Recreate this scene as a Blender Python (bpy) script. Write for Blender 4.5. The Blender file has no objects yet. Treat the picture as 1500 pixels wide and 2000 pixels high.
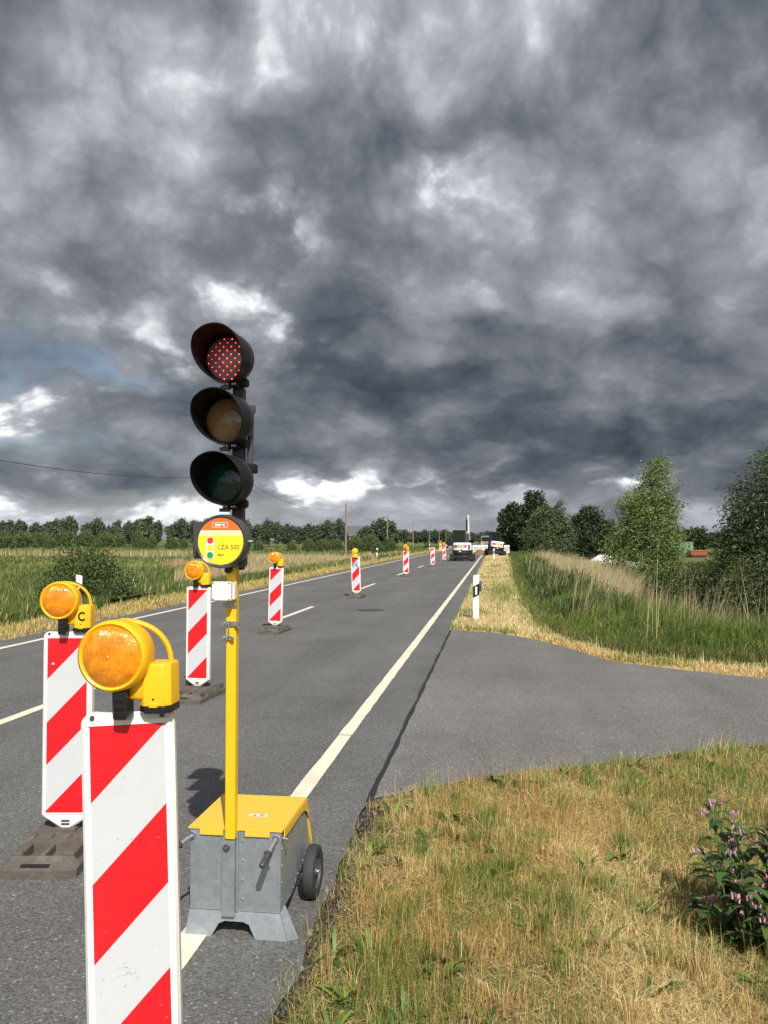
import bpy, bmesh, math, random
import numpy as np
from mathutils import Vector, Matrix, Euler
S = bpy.context.scene
COL = S.collection
R = math.radians
PI = math.pi

# ------------------------------------------------------------------ camera
cd = bpy.data.cameras.new('camera'); cam = bpy.data.objects.new('camera', cd); COL.objects.link(cam)
cd.sensor_fit = 'VERTICAL'; cd.sensor_height = 36.0; cd.lens = 29.12
cd.clip_start = 0.05; cd.clip_end = 8000
cam.location = (0, 0, 1.65)
cam.rotation_euler = (R(90 + 1.895), 0, R(7.569))
S.camera = cam
S.render.resolution_x = 768; S.render.resolution_y = 1024
S.view_settings.view_transform = 'Standard'; S.view_settings.look = 'None'
S.view_settings.exposure = 0.18; S.view_settings.gamma = 1.0

# ------------------------------------------------------------------ sun and sky
SUN_TRAVEL = Vector((-.37, .96, -1.0)).normalized()
sl = bpy.data.lights.new('sun', 'SUN'); sl.energy = 4.9; sl.angle = R(0.5); sl.color = (1.0, .95, .87)
so = bpy.data.objects.new('sun', sl); COL.objects.link(so)
so.rotation_euler = SUN_TRAVEL.to_track_quat('-Z', 'Y').to_euler()

class NT:
    """small helper for writing node trees"""
    def __init__(s, tree): s.t = tree; s.n = tree.nodes; s.l = tree.links
    def new(s, kind, **kw):
        k = s.n.new(kind)
        for a, b in kw.items(): setattr(k, a, b)
        return k
    def link(s, a, b): s.l.new(a, b)
    def put(s, sock, v):
        if isinstance(v, bpy.types.NodeSocket): s.l.new(v, sock)
        else: sock.default_value = v
    def m(s, op, a, b=None, c=None, clamp=False):
        k = s.n.new('ShaderNodeMath'); k.operation = op; k.use_clamp = clamp
        s.put(k.inputs[0], a)
        if b is not None: s.put(k.inputs[1], b)
        if c is not None: s.put(k.inputs[2], c)
        return k.outputs[0]
    def noise(s, vec, scale, detail=4, rough=.5, dist=0.0, dim='3D'):
        k = s.n.new('ShaderNodeTexNoise'); k.noise_dimensions = dim
        if vec is not None: s.l.new(vec, k.inputs['Vector'])
        k.inputs['Scale'].default_value = scale; k.inputs['Detail'].default_value = detail
        k.inputs['Roughness'].default_value = rough; k.inputs['Distortion'].default_value = dist
        return k.outputs['Fac']
    def ramp(s, fac, stops, interp='LINEAR'):
        k = s.n.new('ShaderNodeValToRGB'); k.color_ramp.interpolation = interp
        e = k.color_ramp.elements
        while len(e) < len(stops): e.new(0.5)
        for q, (p, c) in zip(e, stops):
            q.position = p; q.color = (c[0], c[1], c[2], 1) if hasattr(c, '__len__') else (c, c, c, 1)
        s.put(k.inputs[0], fac)
        return k.outputs['Color']
    def mix(s, fac, a, b, mode='MIX'):
        k = s.n.new('ShaderNodeMix'); k.data_type = 'RGBA'; k.blend_type = mode
        s.put(k.inputs[0], fac)
        for i, v in ((6, a), (7, b)):
            if isinstance(v, bpy.types.NodeSocket): s.l.new(v, k.inputs[i])
            else: k.inputs[i].default_value = (v[0], v[1], v[2], 1)
        return k.outputs[2]
    def smooth(s, v, a, b):
        k = s.n.new('ShaderNodeMapRange'); k.interpolation_type = 'SMOOTHSTEP'
        s.put(k.inputs[0], v); k.inputs[1].default_value = a; k.inputs[2].default_value = b
        return k.outputs[0]

SKY_STRENGTH = 0.1
W = bpy.data.worlds.new('World'); S.world = W; W.use_nodes = True
def build_sky():
    N = NT(W.node_tree)
    bg = N.n['Background']; bg.inputs[1].default_value = SKY_STRENGTH
    sky = N.new('ShaderNodeTexSky', sky_type='NISHITA'); sky.sun_disc = False
    el = math.asin(-SUN_TRAVEL.z); sky.sun_elevation = el
    sky.sun_rotation = math.atan2(-SUN_TRAVEL.x, -SUN_TRAVEL.y)
    sky.dust_density = 1.5
    tc = N.new('ShaderNodeTexCoord'); d = tc.outputs['Generated']
    sp = N.new('ShaderNodeSeparateXYZ'); N.link(d, sp.inputs[0])
    X, Y, Z = sp.outputs
    # clouds get smaller and flatter towards the horizon
    az0 = N.m('MULTIPLY', N.m('ARCTAN2', X, Y), 180 / PI); ev0 = N.m('MULTIPLY', N.m('ARCSINE', Z), 180 / PI)
    cb = N.new('ShaderNodeCombineXYZ'); N.link(N.m('MULTIPLY', az0, 1 / 13.0), cb.inputs[0]); N.link(N.m('MULTIPLY', N.m('LOGARITHM', N.m('ADD', N.m('MAXIMUM', ev0, 0.0), 18.0), math.e), 3.7), cb.inputs[1]); N.link(N.m('MULTIPLY', Z, .5), cb.inputs[2])
    P = cb.outputs[0]
    wv = N.new('ShaderNodeTexNoise', noise_dimensions='2D'); N.link(P, wv.inputs['Vector']); wv.inputs['Scale'].default_value = 1.4; wv.inputs['Detail'].default_value = 5; wv.inputs['Roughness'].default_value = .5
    wa = N.new('ShaderNodeVectorMath', operation='MULTIPLY_ADD'); N.link(wv.outputs['Color'], wa.inputs[0]); wa.inputs[1].default_value = (.30, .30, .30); N.link(P, wa.inputs[2])
    Q = wa.outputs[0]
    n1 = N.noise(Q, .85, 3, .42, dim='2D')
    n2 = N.noise(Q, 2.2, 9, .54, dim='2D')
    bl = N.new('ShaderNodeTexVoronoi', feature='SMOOTH_F1', voronoi_dimensions='2D'); N.link(Q, bl.inputs['Vector']); bl.inputs['Scale'].default_value = 2.6; bl.inputs['Smoothness'].default_value = .75; bl.inputs['Detail'].default_value = 3; bl.inputs['Roughness'].default_value = .5; bl.inputs['Lacunarity'].default_value = 2.3
    puff = N.m('SUBTRACT', .5, bl.outputs['Distance'])
    ws = N.new('ShaderNodeSeparateColor'); N.link(wv.outputs['Color'], ws.inputs[0])
    def wobble(amp):
        k = N.smooth(Z, 0.0, .35)
        return (N.m('ADD', az0, N.m('MULTIPLY', N.m('SUBTRACT', ws.outputs[0], .5), amp)),
                N.m('ADD', ev0, N.m('MULTIPLY', N.m('SUBTRACT', ws.outputs[1], .5), N.m('MULTIPLY', N.m('ADD', k, .35), amp * .8))))
    az, ev = wobble(12)
    def bumps(lst):
        t = None
        for a, e, sa, se, k in lst:
            q = N.m('ADD', N.m('POWER', N.m('ABSOLUTE', N.m('DIVIDE', N.m('SUBTRACT', az, a), sa)), 2.0),
                    N.m('POWER', N.m('ABSOLUTE', N.m('DIVIDE', N.m('SUBTRACT', ev, e), se)), 2.0))
            g = N.m('MULTIPLY', N.m('EXPONENT', N.m('MULTIPLY', q, -1.0)), k)
            t = g if t is None else N.m('ADD', t, g)
        return t
    v = N.m('ADD', .580, N.m('ADD', N.m('MULTIPLY', N.m('SUBTRACT', n1, .5), .62), N.m('ADD', N.m('MULTIPLY', N.m('SUBTRACT', n2, .5), .36), N.m('MULTIPLY', puff, .24))))
    v = N.m('ADD', v, bumps(MASSES))
    # sunlit heads of cumulus, with crisp edges
    head = N.m('ADD', N.m('MULTIPLY', n2, .75), N.m('MULTIPLY', puff, .5))
    bright = N.m('MULTIPLY', bumps(HEADS), N.smooth(head, .20, .56))
    v = N.m('ADD', v, bright)
    K = 1.0 / SKY_STRENGTH
    col = N.ramp(v, [(.14, (.042, .054, .074)), (.30, (.090, .105, .128)), (.45, (.168, .183, .208)), (.60, (.275, .291, .320)),
                     (.76, (.44, .46, .505)), (1.0, (.92, .935, .955))])
    sc = N.new('ShaderNodeVectorMath', operation='SCALE'); N.link(col, sc.inputs[0]); sc.inputs['Scale'].default_value = K
    # open sky: wide gaps behind the viewer, where the sun comes from, and blue gaps low on the left
    gap = N.m('MULTIPLY', N.smooth(Y, -.05, -.6), N.smooth(n1, .36, .56))
    blue = N.m('MULTIPLY', bumps([(-28.5, 10.6, 4, 1.2, .5), (-33, 5.8, 6, .9, .55), (-20, 2.6, 9, .8, .3)]), N.smooth(head, .44, .30))
    gap = N.m('ADD', gap, blue, clamp=True)
    sk2 = N.new('ShaderNodeVectorMath', operation='SCALE'); N.link(sky.outputs[0], sk2.inputs[0]); sk2.inputs['Scale'].default_value = 1.0
    N.link(N.mix(gap, sc.outputs[0], sk2.outputs[0]), bg.inputs[0])
    W.cycles.sampling_method = 'MANUAL'; W.cycles.sample_map_resolution = 512
# cloud masses: azimuth from the road's direction, elevation, half widths (degrees), how much lighter or darker
MASSES = [(-12, 32, 11, 4, .15), (8, 33, 8, 3.5, .12), (-24, 26, 9, 6, .10), (-4, 26.5, 8, 3, -.08), (13, 26, 7, 4, -.08), (11, 18.5, 6, 2.6, -.13),
          (-1.5, 20, 3.5, 5, .14), (4, 15.5, 6, 3.0, .10), (-10, 15.5, 3.5, 4, -.13), (-8.5, 10.2, 7, 3.0, -.26), (1, 11.5, 6, 3.0, -.12), (7, 6.8, 12, 2.0, -.32), (16, 10, 8, 4, -.08),
          (-26, 18.0, 7, 2.0, -.10), (-27, 14, 8, 3, .06), (-20, 9, 4, 2, -.07), (-29, 4.4, 9, .9, -.10), (-15, 6.4, 5, 1.4, -.14), (-27, 2.0, 12, 1.6, .14), (-31, 7.8, 5, 1.7, .22), (-4, 1.8, 20, 1.3, .16), (14, 2.2, 7, .9, .06)]
HEADS = [(-15.8, 18.8, 2.4, 2.4, .46), (-14.2, 14.2, 2.2, 2.6, .30), (-1.2, 22.5, 2.0, 2.6, .22), (-.5, 18, 2.5, 3, .14), (-31, 7.8, 5.5, 2.0, .62), (-22.5, 12.3, 3.2, 2.6, .22), (-25, 15, 5, 2, .15),
         (-5.5, 3.9, 5.0, 1.2, .52), (-12.5, 3.5, 4.0, 1.0, .45), (1.2, 4.6, 3.6, 1.2, .40), (-30, 2.6, 10, .9, .30), (9, 3.3, 6, .9, .40), (-21, 2.9, 9, .9, .34), (-13, 32, 8, 3, .10), (6, 33, 6, 3, .08)]
build_sky()

# ------------------------------------------------------------------ materials
def principled(name):
    m = bpy.data.materials.new(name); m.use_nodes = True
    N = NT(m.node_tree); b = N.n['Principled BSDF']
    return m, N, b
def objvec(N):
    return N.new('ShaderNodeTexCoord').outputs['Object']
def mat(name, color, rough=.5, metal=0.0, var=.12, scale=14.0, bump=0.0, bscale=60.0, dirt=0.0, dirtcol=(.12, .10, .08), spec=.5, rvar=.12):
    m, N, b = principled(name)
    v = objvec(N)
    n = N.noise(v, scale, 6, .6)
    k = N.m('ADD', N.m('MULTIPLY', N.m('SUBTRACT', n, .5), 2 * var), 1.0)
    cc = N.new('ShaderNodeVectorMath', operation='SCALE'); cc.inputs[0].default_value = color; N.link(k, cc.inputs['Scale'])
    c = cc.outputs[0]
    if dirt > 0:
        f = N.m('MULTIPLY', N.smooth(N.noise(v, scale * .6, 8, .7, .6), .52, .72), dirt)
        c = N.mix(f, c, dirtcol)
    N.link(c, b.inputs['Base Color'])
    b.inputs['Metallic'].default_value = metal
    b.inputs['Specular IOR Level'].default_value = spec
    N.link(N.m('ADD', N.m('MULTIPLY', N.m('SUBTRACT', N.noise(v, scale * 2.3, 4), .5), 2 * rvar), rough, clamp=True), b.inputs['Roughness'])
    if bump > 0:
        bn = N.new('ShaderNodeBump'); bn.inputs['Strength'].default_value = bump; bn.inputs['Distance'].default_value = .01
        N.link(N.noise(v, bscale, 5, .6), bn.inputs['Height']); N.link(bn.outputs[0], b.inputs['Normal'])
    return m
def tinted(name, rough=.6, trans=.25, spec=.25, extra=None):
    """colour comes from the mesh's own per-blade colour"""
    m, N, b = principled(name)
    a = N.new('ShaderNodeAttribute', attribute_name='tint'); c = a.outputs['Color']
    N.link(c, b.inputs['Base Color']); b.inputs['Roughness'].default_value = rough; b.inputs['Specular IOR Level'].default_value = spec
    if trans > 0:
        t = N.new('ShaderNodeBsdfTranslucent'); N.link(c, t.inputs[0])
        mx = N.new('ShaderNodeMixShader'); mx.inputs[0].default_value = trans
        N.link(b.outputs[0], mx.inputs[1]); N.link(t.outputs[0], mx.inputs[2])
        N.link(mx.outputs[0], N.n['Material Output'].inputs[0])
    return m
def asphalt(name, base, light=.0, seed=0.0):
    m, N, b = principled(name)
    mp = N.new('ShaderNodeMapping'); mp.inputs['Location'].default_value = (seed, seed * .7, 0); N.link(objvec(N), mp.inputs[0]); v = mp.outputs[0]
    fine = N.noise(v, 120, 4, .75)
    vo = N.new('ShaderNodeTexVoronoi'); N.link(v, vo.inputs['Vector']); vo.inputs['Scale'].default_value = 115
    vs = N.new('ShaderNodeSeparateColor'); N.link(vo.outputs['Color'], vs.inputs[0])
    st = N.new('ShaderNodeMapping'); st.inputs['Scale'].default_value = (1.0, .08, 1); N.link(v, st.inputs[0])
    streak = N.noise(st.outputs[0], 1.6, 4, .5)
    big = N.noise(v, .55, 5, .6)
    k = N.m('ADD', .56, N.m('MULTIPLY', N.m('ADD', N.m('MULTIPLY', N.m('SUBTRACT', streak, .5), .65), N.m('MULTIPLY', N.m('SUBTRACT', big, .5), .75)), 1.0))
    k = N.m('ADD', k, N.m('MULTIPLY', fine, .80))
    k = N.m('MULTIPLY', k, N.m('ADD', .60, N.m('MULTIPLY', vs.outputs[0], .75)))
    stone = N.m('MULTIPLY', N.smooth(vs.outputs[1], .93, .98), N.smooth(vs.outputs[2], .2, .8))
    k = N.m('ADD', k, N.m('MULTIPLY', stone, 1.3))
    cc = N.new('ShaderNodeVectorMath', operation='SCALE'); cc.inputs[0].default_value = base; N.link(k, cc.inputs['Scale'])
    c = cc.outputs[0]
    # old patches of bitumen
    pt = N.smooth(N.noise(v, 1.1, 7, .68, 1.2), .56, .70)
    c = N.mix(N.m('MULTIPLY', pt, .35), c, (base[0] * .5, base[1] * .5, base[2] * .5))
    N.link(c, b.inputs['Base Color']); b.inputs['Roughness'].default_value = .78; b.inputs['Specular IOR Level'].default_value = .35
    bn = N.new('ShaderNodeBump'); bn.inputs['Strength'].default_value = .55; bn.inputs['Distance'].default_value = .006
    N.link(N.m('ADD', fine, N.m('MULTIPLY', vo.outputs['Distance'], -1.2)), bn.inputs['Height']); N.link(bn.outputs[0], b.inputs['Normal'])
    return m
def road_paint(name, color):
    m, N, b = principled(name)
    v = objvec(N)
    st = N.new('ShaderNodeMapping'); st.inputs['Scale'].default_value = (.35, 1.0, 1); N.link(v, st.inputs[0])
    rib = N.noise(st.outputs[0], 34, 3, .6)
    wear = N.smooth(N.noise(v, 26, 7, .72), .60, .70)
    c = N.mix(N.m('MULTIPLY', N.smooth(rib, .42, .30), .38), color, (color[0] * .55, color[1] * .53, color[2] * .5))
    c = N.mix(N.m('MULTIPLY', wear, .75), c, (.12, .115, .105))
    c = N.mix(N.m('MULTIPLY', N.smooth(N.noise(v, 2.0, 5, .6), .45, .7), .3), c, (.36, .33, .26))
    N.link(c, b.inputs['Base Color']); b.inputs['Roughness'].default_value = .7
    bn = N.new('ShaderNodeBump'); bn.inputs['Strength'].default_value = .4; bn.inputs['Distance'].default_value = .005
    N.link(rib, bn.inputs['Height']); N.link(bn.outputs[0], b.inputs['Normal'])
    return m
def galvanised(name):
    m, N, b = principled(name)
    v = objvec(N)
    vo = N.new('ShaderNodeTexVoronoi'); N.link(v, vo.inputs['Vector']); vo.inputs['Scale'].default_value = 55
    vs = N.new('ShaderNodeSeparateColor'); N.link(vo.outputs['Color'], vs.inputs[0])
    k = N.m('ADD', .72, N.m('ADD', N.m('MULTIPLY', vs.outputs[0], .14), N.m('MULTIPLY', N.noise(v, 9, 7, .65, .4), .42)))
    cc = N.new('ShaderNodeVectorMath', operation='SCALE'); cc.inputs[0].default_value = (.43, .47, .50); N.link(k, cc.inputs['Scale'])
    sm = N.smooth(N.noise(v, 16, 8, .75, .8), .60, .72)
    c = N.mix(N.m('MULTIPLY', sm, .45), cc.outputs[0], (.55, .57, .58))
    N.link(c, b.inputs['Base Color']); b.inputs['Metallic'].default_value = .8
    N.link(N.m('ADD', .42, N.m('MULTIPLY', N.noise(v, 20, 4), .22)), b.inputs['Roughness'])
    return m
def lens_mat(name, color, deep, rough=.12, glow=0):
    """ribbed plastic optic: vertical flutes with a radial reflector behind"""
    m, N, b = principled(name)
    v = objvec(N)
    sp = N.new('ShaderNodeSeparateXYZ'); N.link(v, sp.inputs[0])
    fl = N.m('ADD', .5, N.m('MULTIPLY', N.m('SINE', N.m('MULTIPLY', sp.outputs[0], 1250.0)), .5))
    mp = N.new('ShaderNodeMapping'); mp.inputs['Scale'].default_value = (120, 60, 60); N.link(v, mp.inputs[0])
    st = N.noise(mp.outputs[0], 1.0, 4, .65)
    mp2 = N.new('ShaderNodeMapping'); mp2.inputs['Scale'].default_value = (30, 30, 150); N.link(v, mp2.inputs[0])
    sz = N.noise(mp2.outputs[0], 1.0, 3, .6)
    g = N.m('ADD', N.m('MULTIPLY', fl, .35), N.m('ADD', N.m('MULTIPLY', st, .5), N.m('MULTIPLY', sz, .35)))
    n = N.noise(v, 22, 5, .65, .6)
    c = N.mix(N.m('ADD', N.m('MULTIPLY', N.smooth(st, .3, .75), .35), N.m('MULTIPLY', N.smooth(n, .36, .68), .65)), deep, color)
    N.link(c, b.inputs['Base Color']); b.inputs['Roughness'].default_value = rough
    b.inputs['Coat Weight'].default_value = .6; b.inputs['Coat Roughness'].default_value = .06
    bn = N.new('ShaderNodeBump'); bn.inputs['Strength'].default_value = .7; bn.inputs['Distance'].default_value = .004
    N.link(g, bn.inputs['Height']); N.link(bn.outputs[0], b.inputs['Normal'])
    return m
def glass_mat(name, color, alpha_mix=.6):
    m, N, b = principled(name)
    b.inputs['Base Color'].default_value = (*color, 1); b.inputs['Roughness'].default_value = .04
    t = N.new('ShaderNodeBsdfTransparent'); t.inputs[0].default_value = (.55, .68, .66, 1)
    mx = N.new('ShaderNodeMixShader'); mx.inputs[0].default_value = alpha_mix
    N.link(t.outputs[0], mx.inputs[1]); N.link(b.outputs[0], mx.inputs[2]); N.link(mx.outputs[0], N.n['Material Output'].inputs[0])
    return m
def emit(name, color, strength):
    m, N, b = principled(name)
    b.inputs['Base Color'].default_value = (*color, 1); b.inputs['Emission Color'].default_value = (*color, 1); b.inputs['Emission Strength'].default_value = strength
    return m

M = dict(
    white=mat('white_plastic', (.80, .78, .73), .38, var=.05, dirt=.35, dirtcol=(.48, .44, .36), scale=9),
    red_sheet=mat('red_sheeting', (.70, .012, .018), .30, var=.05, scale=7, rvar=.12, dirt=.22, dirtcol=(.42, .07, .06)),
    white_sheet=mat('white_sheeting', (.55, .57, .59), .28, var=.07, scale=6, rvar=.10, dirt=.32, dirtcol=(.42, .41, .38)),
    scuff=mat('grey_scuff', (.30, .29, .27), .7),
    rubber=mat('recycled_rubber', (.105, .092, .078), .9, var=.45, scale=18, bump=.7, bscale=45, dirt=.7, dirtcol=(.19, .16, .12)),
    hole_shade=mat('recess_shade', (.012, .012, .012), .9),
    yellow_plastic=mat('yellow_plastic', (.86, .47, .012), .35, var=.06, dirt=.2, dirtcol=(.5, .28, .03)),
    amber=lens_mat('amber_lens', (.95, .36, .012), (.62, .17, .004)),
    yellow_lens=lens_mat('yellow_lens', (.92, .66, .03), (.70, .42, .01)),
    black_plastic=mat('black_plastic', (.011, .011, .013), .36, var=.2),
    matt_black=mat('matt_black', (.007, .007, .008), .55, var=.25, spec=.3),
    pole_black=mat('black_paint', (.02, .02, .021), .45, var=.2, dirt=.2),
    yellow_paint=mat('yellow_paint', (.82, .50, .012), .34, var=.05, dirt=.18, dirtcol=(.45, .28, .05), scale=7),
    lid_yellow=mat('yellow_lid_paint', (.80, .50, .045), .42, var=.06, dirt=.2, dirtcol=(.55, .36, .09), scale=6),
    galv=galvanised('galvanised_steel'),
    steel=mat('bright_steel', (.42, .42, .41), .32, metal=.8, var=.2),
    dark_steel=mat('dark_steel', (.06, .06, .062), .5, metal=.4, var=.2),
    tyre=mat('black_tyre', (.03, .031, .032), .75, var=.3, bump=.3, dirt=.4, dirtcol=(.09, .085, .075)),
    rim_grey=mat('grey_rim', (.055, .06, .063), .5, var=.2, dirt=.3),
    rim_dark=mat('dark_plastic_ring', (.06, .058, .060), .28, var=.15),
    face_yellow=mat('face_yellow', (.92, .68, .03), .35, var=.02),
    face_orange=mat('face_orange', (.88, .16, .022), .35, var=.02),
    face_white=mat('face_white', (.82, .79, .68), .35, var=.02),
    face_red=mat('face_red', (.80, .035, .03), .35, var=.02),
    face_green=mat('face_green', (.01, .30, .09), .35, var=.02),
    face_grey=mat('face_grey', (.30, .28, .16), .4, var=.02),
    ink=mat('dark_print', (.13, .10, .02), .5, var=.02),
    black_ink=mat('black_print', (.02, .025, .015), .5, var=.02),
    blue_ink=mat('blue_spray', (.02, .22, .38), .5, var=.3),
    lens_red=mat('red_signal_lens', (.36, .15, .16), .10, var=.2, scale=20),
    lens_amber=mat('amber_signal_lens', (.25, .155, .07), .10, var=.25, scale=22),
    lens_green=mat('green_signal_lens', (.008, .035, .03), .10, var=.4, scale=22),
    led=emit('lit_red_led', (1.0, .07, .05), 6.0),
    led_core=emit('lit_red_led_core', (1.0, .30, .18), 14.0),
    cream=mat('cream_box', (.80, .78, .70), .4, var=.03, dirt=.15, dirtcol=(.5, .46, .38)),
    reflector=mat('white_reflector', (.75, .76, .78), .2, var=.04),
    blue_reflector=mat('blue_reflector', (.03, .09, .38), .2, var=.1),
    wood=mat('weathered_pole_wood', (.27, .19, .125), .85, var=.35, scale=6, bump=.4),
    wire=mat('dark_cable', (.03, .03, .032), .6),
    bark=mat('bark', (.10, .08, .06), .9, var=.4, scale=9, bump=.6),
    soil=mat('brown_soil', (.20, .12, .06), .95, var=.5, scale=9, bump=.8, bscale=20),
    mach_white=mat('white_machine_paint', (.80, .80, .79), .3, var=.04, dirt=.25, dirtcol=(.4, .36, .3)),
    mach_black=mat('black_machine_paint', (.018, .018, .02), .42, var=.2, dirt=.12, dirtcol=(.07, .06, .05)),
    track=mat('rubber_track', (.028, .026, .024), .85, var=.4, bump=.5, dirt=.5, dirtcol=(.11, .09, .065)),
    label_red=mat('red_label', (.75, .07, .035), .4, var=.05),
    glass=glass_mat('tinted_glass', (.02, .03, .03), .55),
    car_black=mat('black_car_paint', (.012, .014, .02), .18, var=.1),
    car_white=mat('white_car_paint', (.78, .79, .80), .22, var=.04),
    car_blue=mat('grey_paint', (.16, .17, .18), .25, var=.1),
    dark_glass=mat('dark_glass', (.01, .013, .016), .06, var=.1),
    headlamp=mat('headlamp_glass', (.7, .72, .74), .1),
    hivis=mat('hi_vis_cloth', (.42, .78, .05), .8, var=.1),
    skin=mat('skin', (.52, .30, .21), .6, var=.05),
    trousers=mat('dark_trousers', (.02, .025, .04), .9),
    helmet=mat('red_helmet', (.70, .03, .02), .35),
    container=mat('green_container_paint', (.20, .34, .28), .55, var=.1, dirt=.4, dirtcol=(.2, .14, .08), scale=3),
    rust=mat('rusty_orange_paint', (.42, .15, .055), .7, var=.35, scale=3, dirt=.8, dirtcol=(.16, .07, .035)),
    roof_tile=mat('grey_roof', (.10, .10, .105), .8, var=.2),
    house_wall=mat('house_wall', (.22, .17, .14), .85, var=.1),
    iron=mat('cast_iron', (.075, .073, .07), .65, metal=.3, var=.3, scale=40, bump=.3),
    tar=mat('bitumen_joint', (.018, .018, .018), .55, var=.4, scale=30),
    pink=mat('pink_petals', (.60, .24, .42), .6, var=.25, scale=90),
    grass=tinted('grass_blades', .65, .22, .2), leaf=tinted('leaves', .5, .22, .35), weed=tinted('weed_leaves', .5, .2, .35),
    asphalt=asphalt('road_asphalt', (.136, .134, .130)), asphalt2=asphalt('side_road_asphalt', (.168, .163, .154), seed=7.3),
    paint=road_paint('road_paint', (.76, .70, .55)),
)

# ------------------------------------------------------------------ mesh builder
class MB:
    def __init__(s): s.v = []; s.f = []; s.mi = []; s.mats = []
    def mid(s, m):
        if m not in s.mats: s.mats.append(m)
        return s.mats.index(m)
    def add(s, vs, fs, m, X=None):
        o = len(s.v); k = s.mid(m)
        for p in vs:
            p = Vector(p)
            if X is not None: p = X @ p
            s.v.append(p)
        for f in fs: s.f.append([o + i for i in f]); s.mi.append(k)
        return s
    def box(s, lo, hi, m, X=None, ch=0.0):
        (x0, y0, z0), (x1, y1, z1) = lo, hi
        if ch > 0:
            pts = []
            c = ch
            prof = [(x0 + c, y0), (x1 - c, y0), (x1, y0 + c), (x1, y1 - c), (x1 - c, y1), (x0 + c, y1), (x0, y1 - c), (x0, y0 + c)]
            inn = [(min(max(px, x0 + c), x1 - c), min(max(py, y0 + c), y1 - c)) for px, py in prof]
            rings = [[(a, b, z0) for a, b in inn], [(a, b, z0 + c) for a, b in prof], [(a, b, z1 - c) for a, b in prof], [(a, b, z1) for a, b in inn]]
            return s.rings(rings, m, X)
        vs = [(x0, y0, z0), (x1, y0, z0), (x1, y1, z0), (x0, y1, z0), (x0, y0, z1), (x1, y0, z1), (x1, y1, z1), (x0, y1, z1)]
        return s.add(vs, [(0, 3, 2, 1), (4, 5, 6, 7), (0, 1, 5, 4), (1, 2, 6, 5), (2, 3, 7, 6), (3, 0, 4, 7)], m, X)
    def rings(s, rings, m, X=None, caps=True, closed=False):
        n = len(rings[0]); vs = [p for r in rings for p in r]; fs = []
        L = len(rings)
        for i in range(L if closed else L - 1):
            j = (i + 1) % L
            for k in range(n):
                q = (k + 1) % n
                fs.append((i * n + k, i * n + q, j * n + q, j * n + k))
        if caps and not closed:
            fs.append(tuple(range(n - 1, -1, -1))); fs.append(tuple((L - 1) * n + k for k in range(n)))
        return s.add(vs, fs, m, X)
    def prism(s, poly, axis, a, b, m, X=None):
        """polygon of 2-d points swept along an axis ('x','y','z') from a to b"""
        def P(p, t):
            return {'x': (t, p[0], p[1]), 'y': (p[0], t, p[1]), 'z': (p[0], p[1], t)}[axis]
        return s.rings([[P(p, a) for p in poly], [P(p, b) for p in poly]], m, X)
    def lathe(s, prof, m, n=32, X=None, axis='y', caps=False, arc=None):
        """prof: (radius, position along axis)"""
        rg = []
        for r, t in prof:
            ring = []
            for k in range(n):
                a = 2 * PI * k / n
                c, q = r * math.cos(a), r * math.sin(a)
                ring.append({'y': (c, t, q), 'z': (c, q, t), 'x': (t, c, q)}[axis])
            rg.append(ring)
        return s.rings(rg, m, X, caps=caps)
    def tube(s, pts, rad, m, n=10, X=None, flat=None, caps=True):
        pts = [Vector(p) for p in pts]; L = len(pts); rads = rad if hasattr(rad, '__len__') else [rad] * L
        rg = []; up = None
        for i, p in enumerate(pts):
            t = (pts[min(i + 1, L - 1)] - pts[max(i - 1, 0)]).normalized()
            if up is None: up = Vector((0, 0, 1)) if abs(t.z) < .9 else Vector((1, 0, 0))
            a = t.cross(up)
            if a.length < 1e-5: a = t.orthogonal()
            a.normalize(); b = a.cross(t).normalized(); up = b
            fx, fy = flat if flat else (1, 1)
            rg.append([p + a * math.cos(2 * PI * k / n) * rads[i] * fx + b * math.sin(2 * PI * k / n) * rads[i] * fy for k in range(n)])
        return s.rings(rg, m, X, caps=caps)
    def disc(s, c, r, m, n=24, axis='y', X=None, rx=None):
        vs = []
        for k in range(n):
            a = 2 * PI * k / n
            u, w = (rx or r) * math.cos(a), r * math.sin(a)
            vs.append({'y': (c[0] + u, c[1], c[2] + w), 'z': (c[0] + u, c[1] + w, c[2]), 'x': (c[0], c[1] + u, c[2] + w)}[axis])
        return s.add(vs, [tuple(range(n))], m, X)
    def build(s, name, parent=None, smooth=35, bevel=0.0, seg=2):
        me = bpy.data.meshes.new(name)
        me.from_pydata([tuple(p) for p in s.v], [], s.f)
        for m in s.mats: me.materials.append(m)
        me.polygons.foreach_set('material_index', s.mi)
        bm = bmesh.new(); bm.from_mesh(me); bmesh.ops.recalc_face_normals(bm, faces=bm.faces); bm.to_mesh(me); bm.free()
        if smooth: me.shade_auto(smooth) if hasattr(me, 'shade_auto') else shade(me, smooth)
        o = bpy.data.objects.new(name, me); COL.objects.link(o)
        if parent: o.parent = parent
        if bevel > 0:
            b = o.modifiers.new('bevel', 'BEVEL'); b.width = bevel; b.segments = seg; b.limit_method = 'ANGLE'; b.angle_limit = R(40); b.harden_normals = False
        return o
def shade(me, ang):
    bm = bmesh.new(); bm.from_mesh(me)
    for f in bm.faces: f.smooth = True
    for e in bm.edges:
        if len(e.link_faces) == 2 and e.calc_face_angle(0) > R(ang): e.smooth = False
    bm.to_mesh(me); bm.free()

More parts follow.
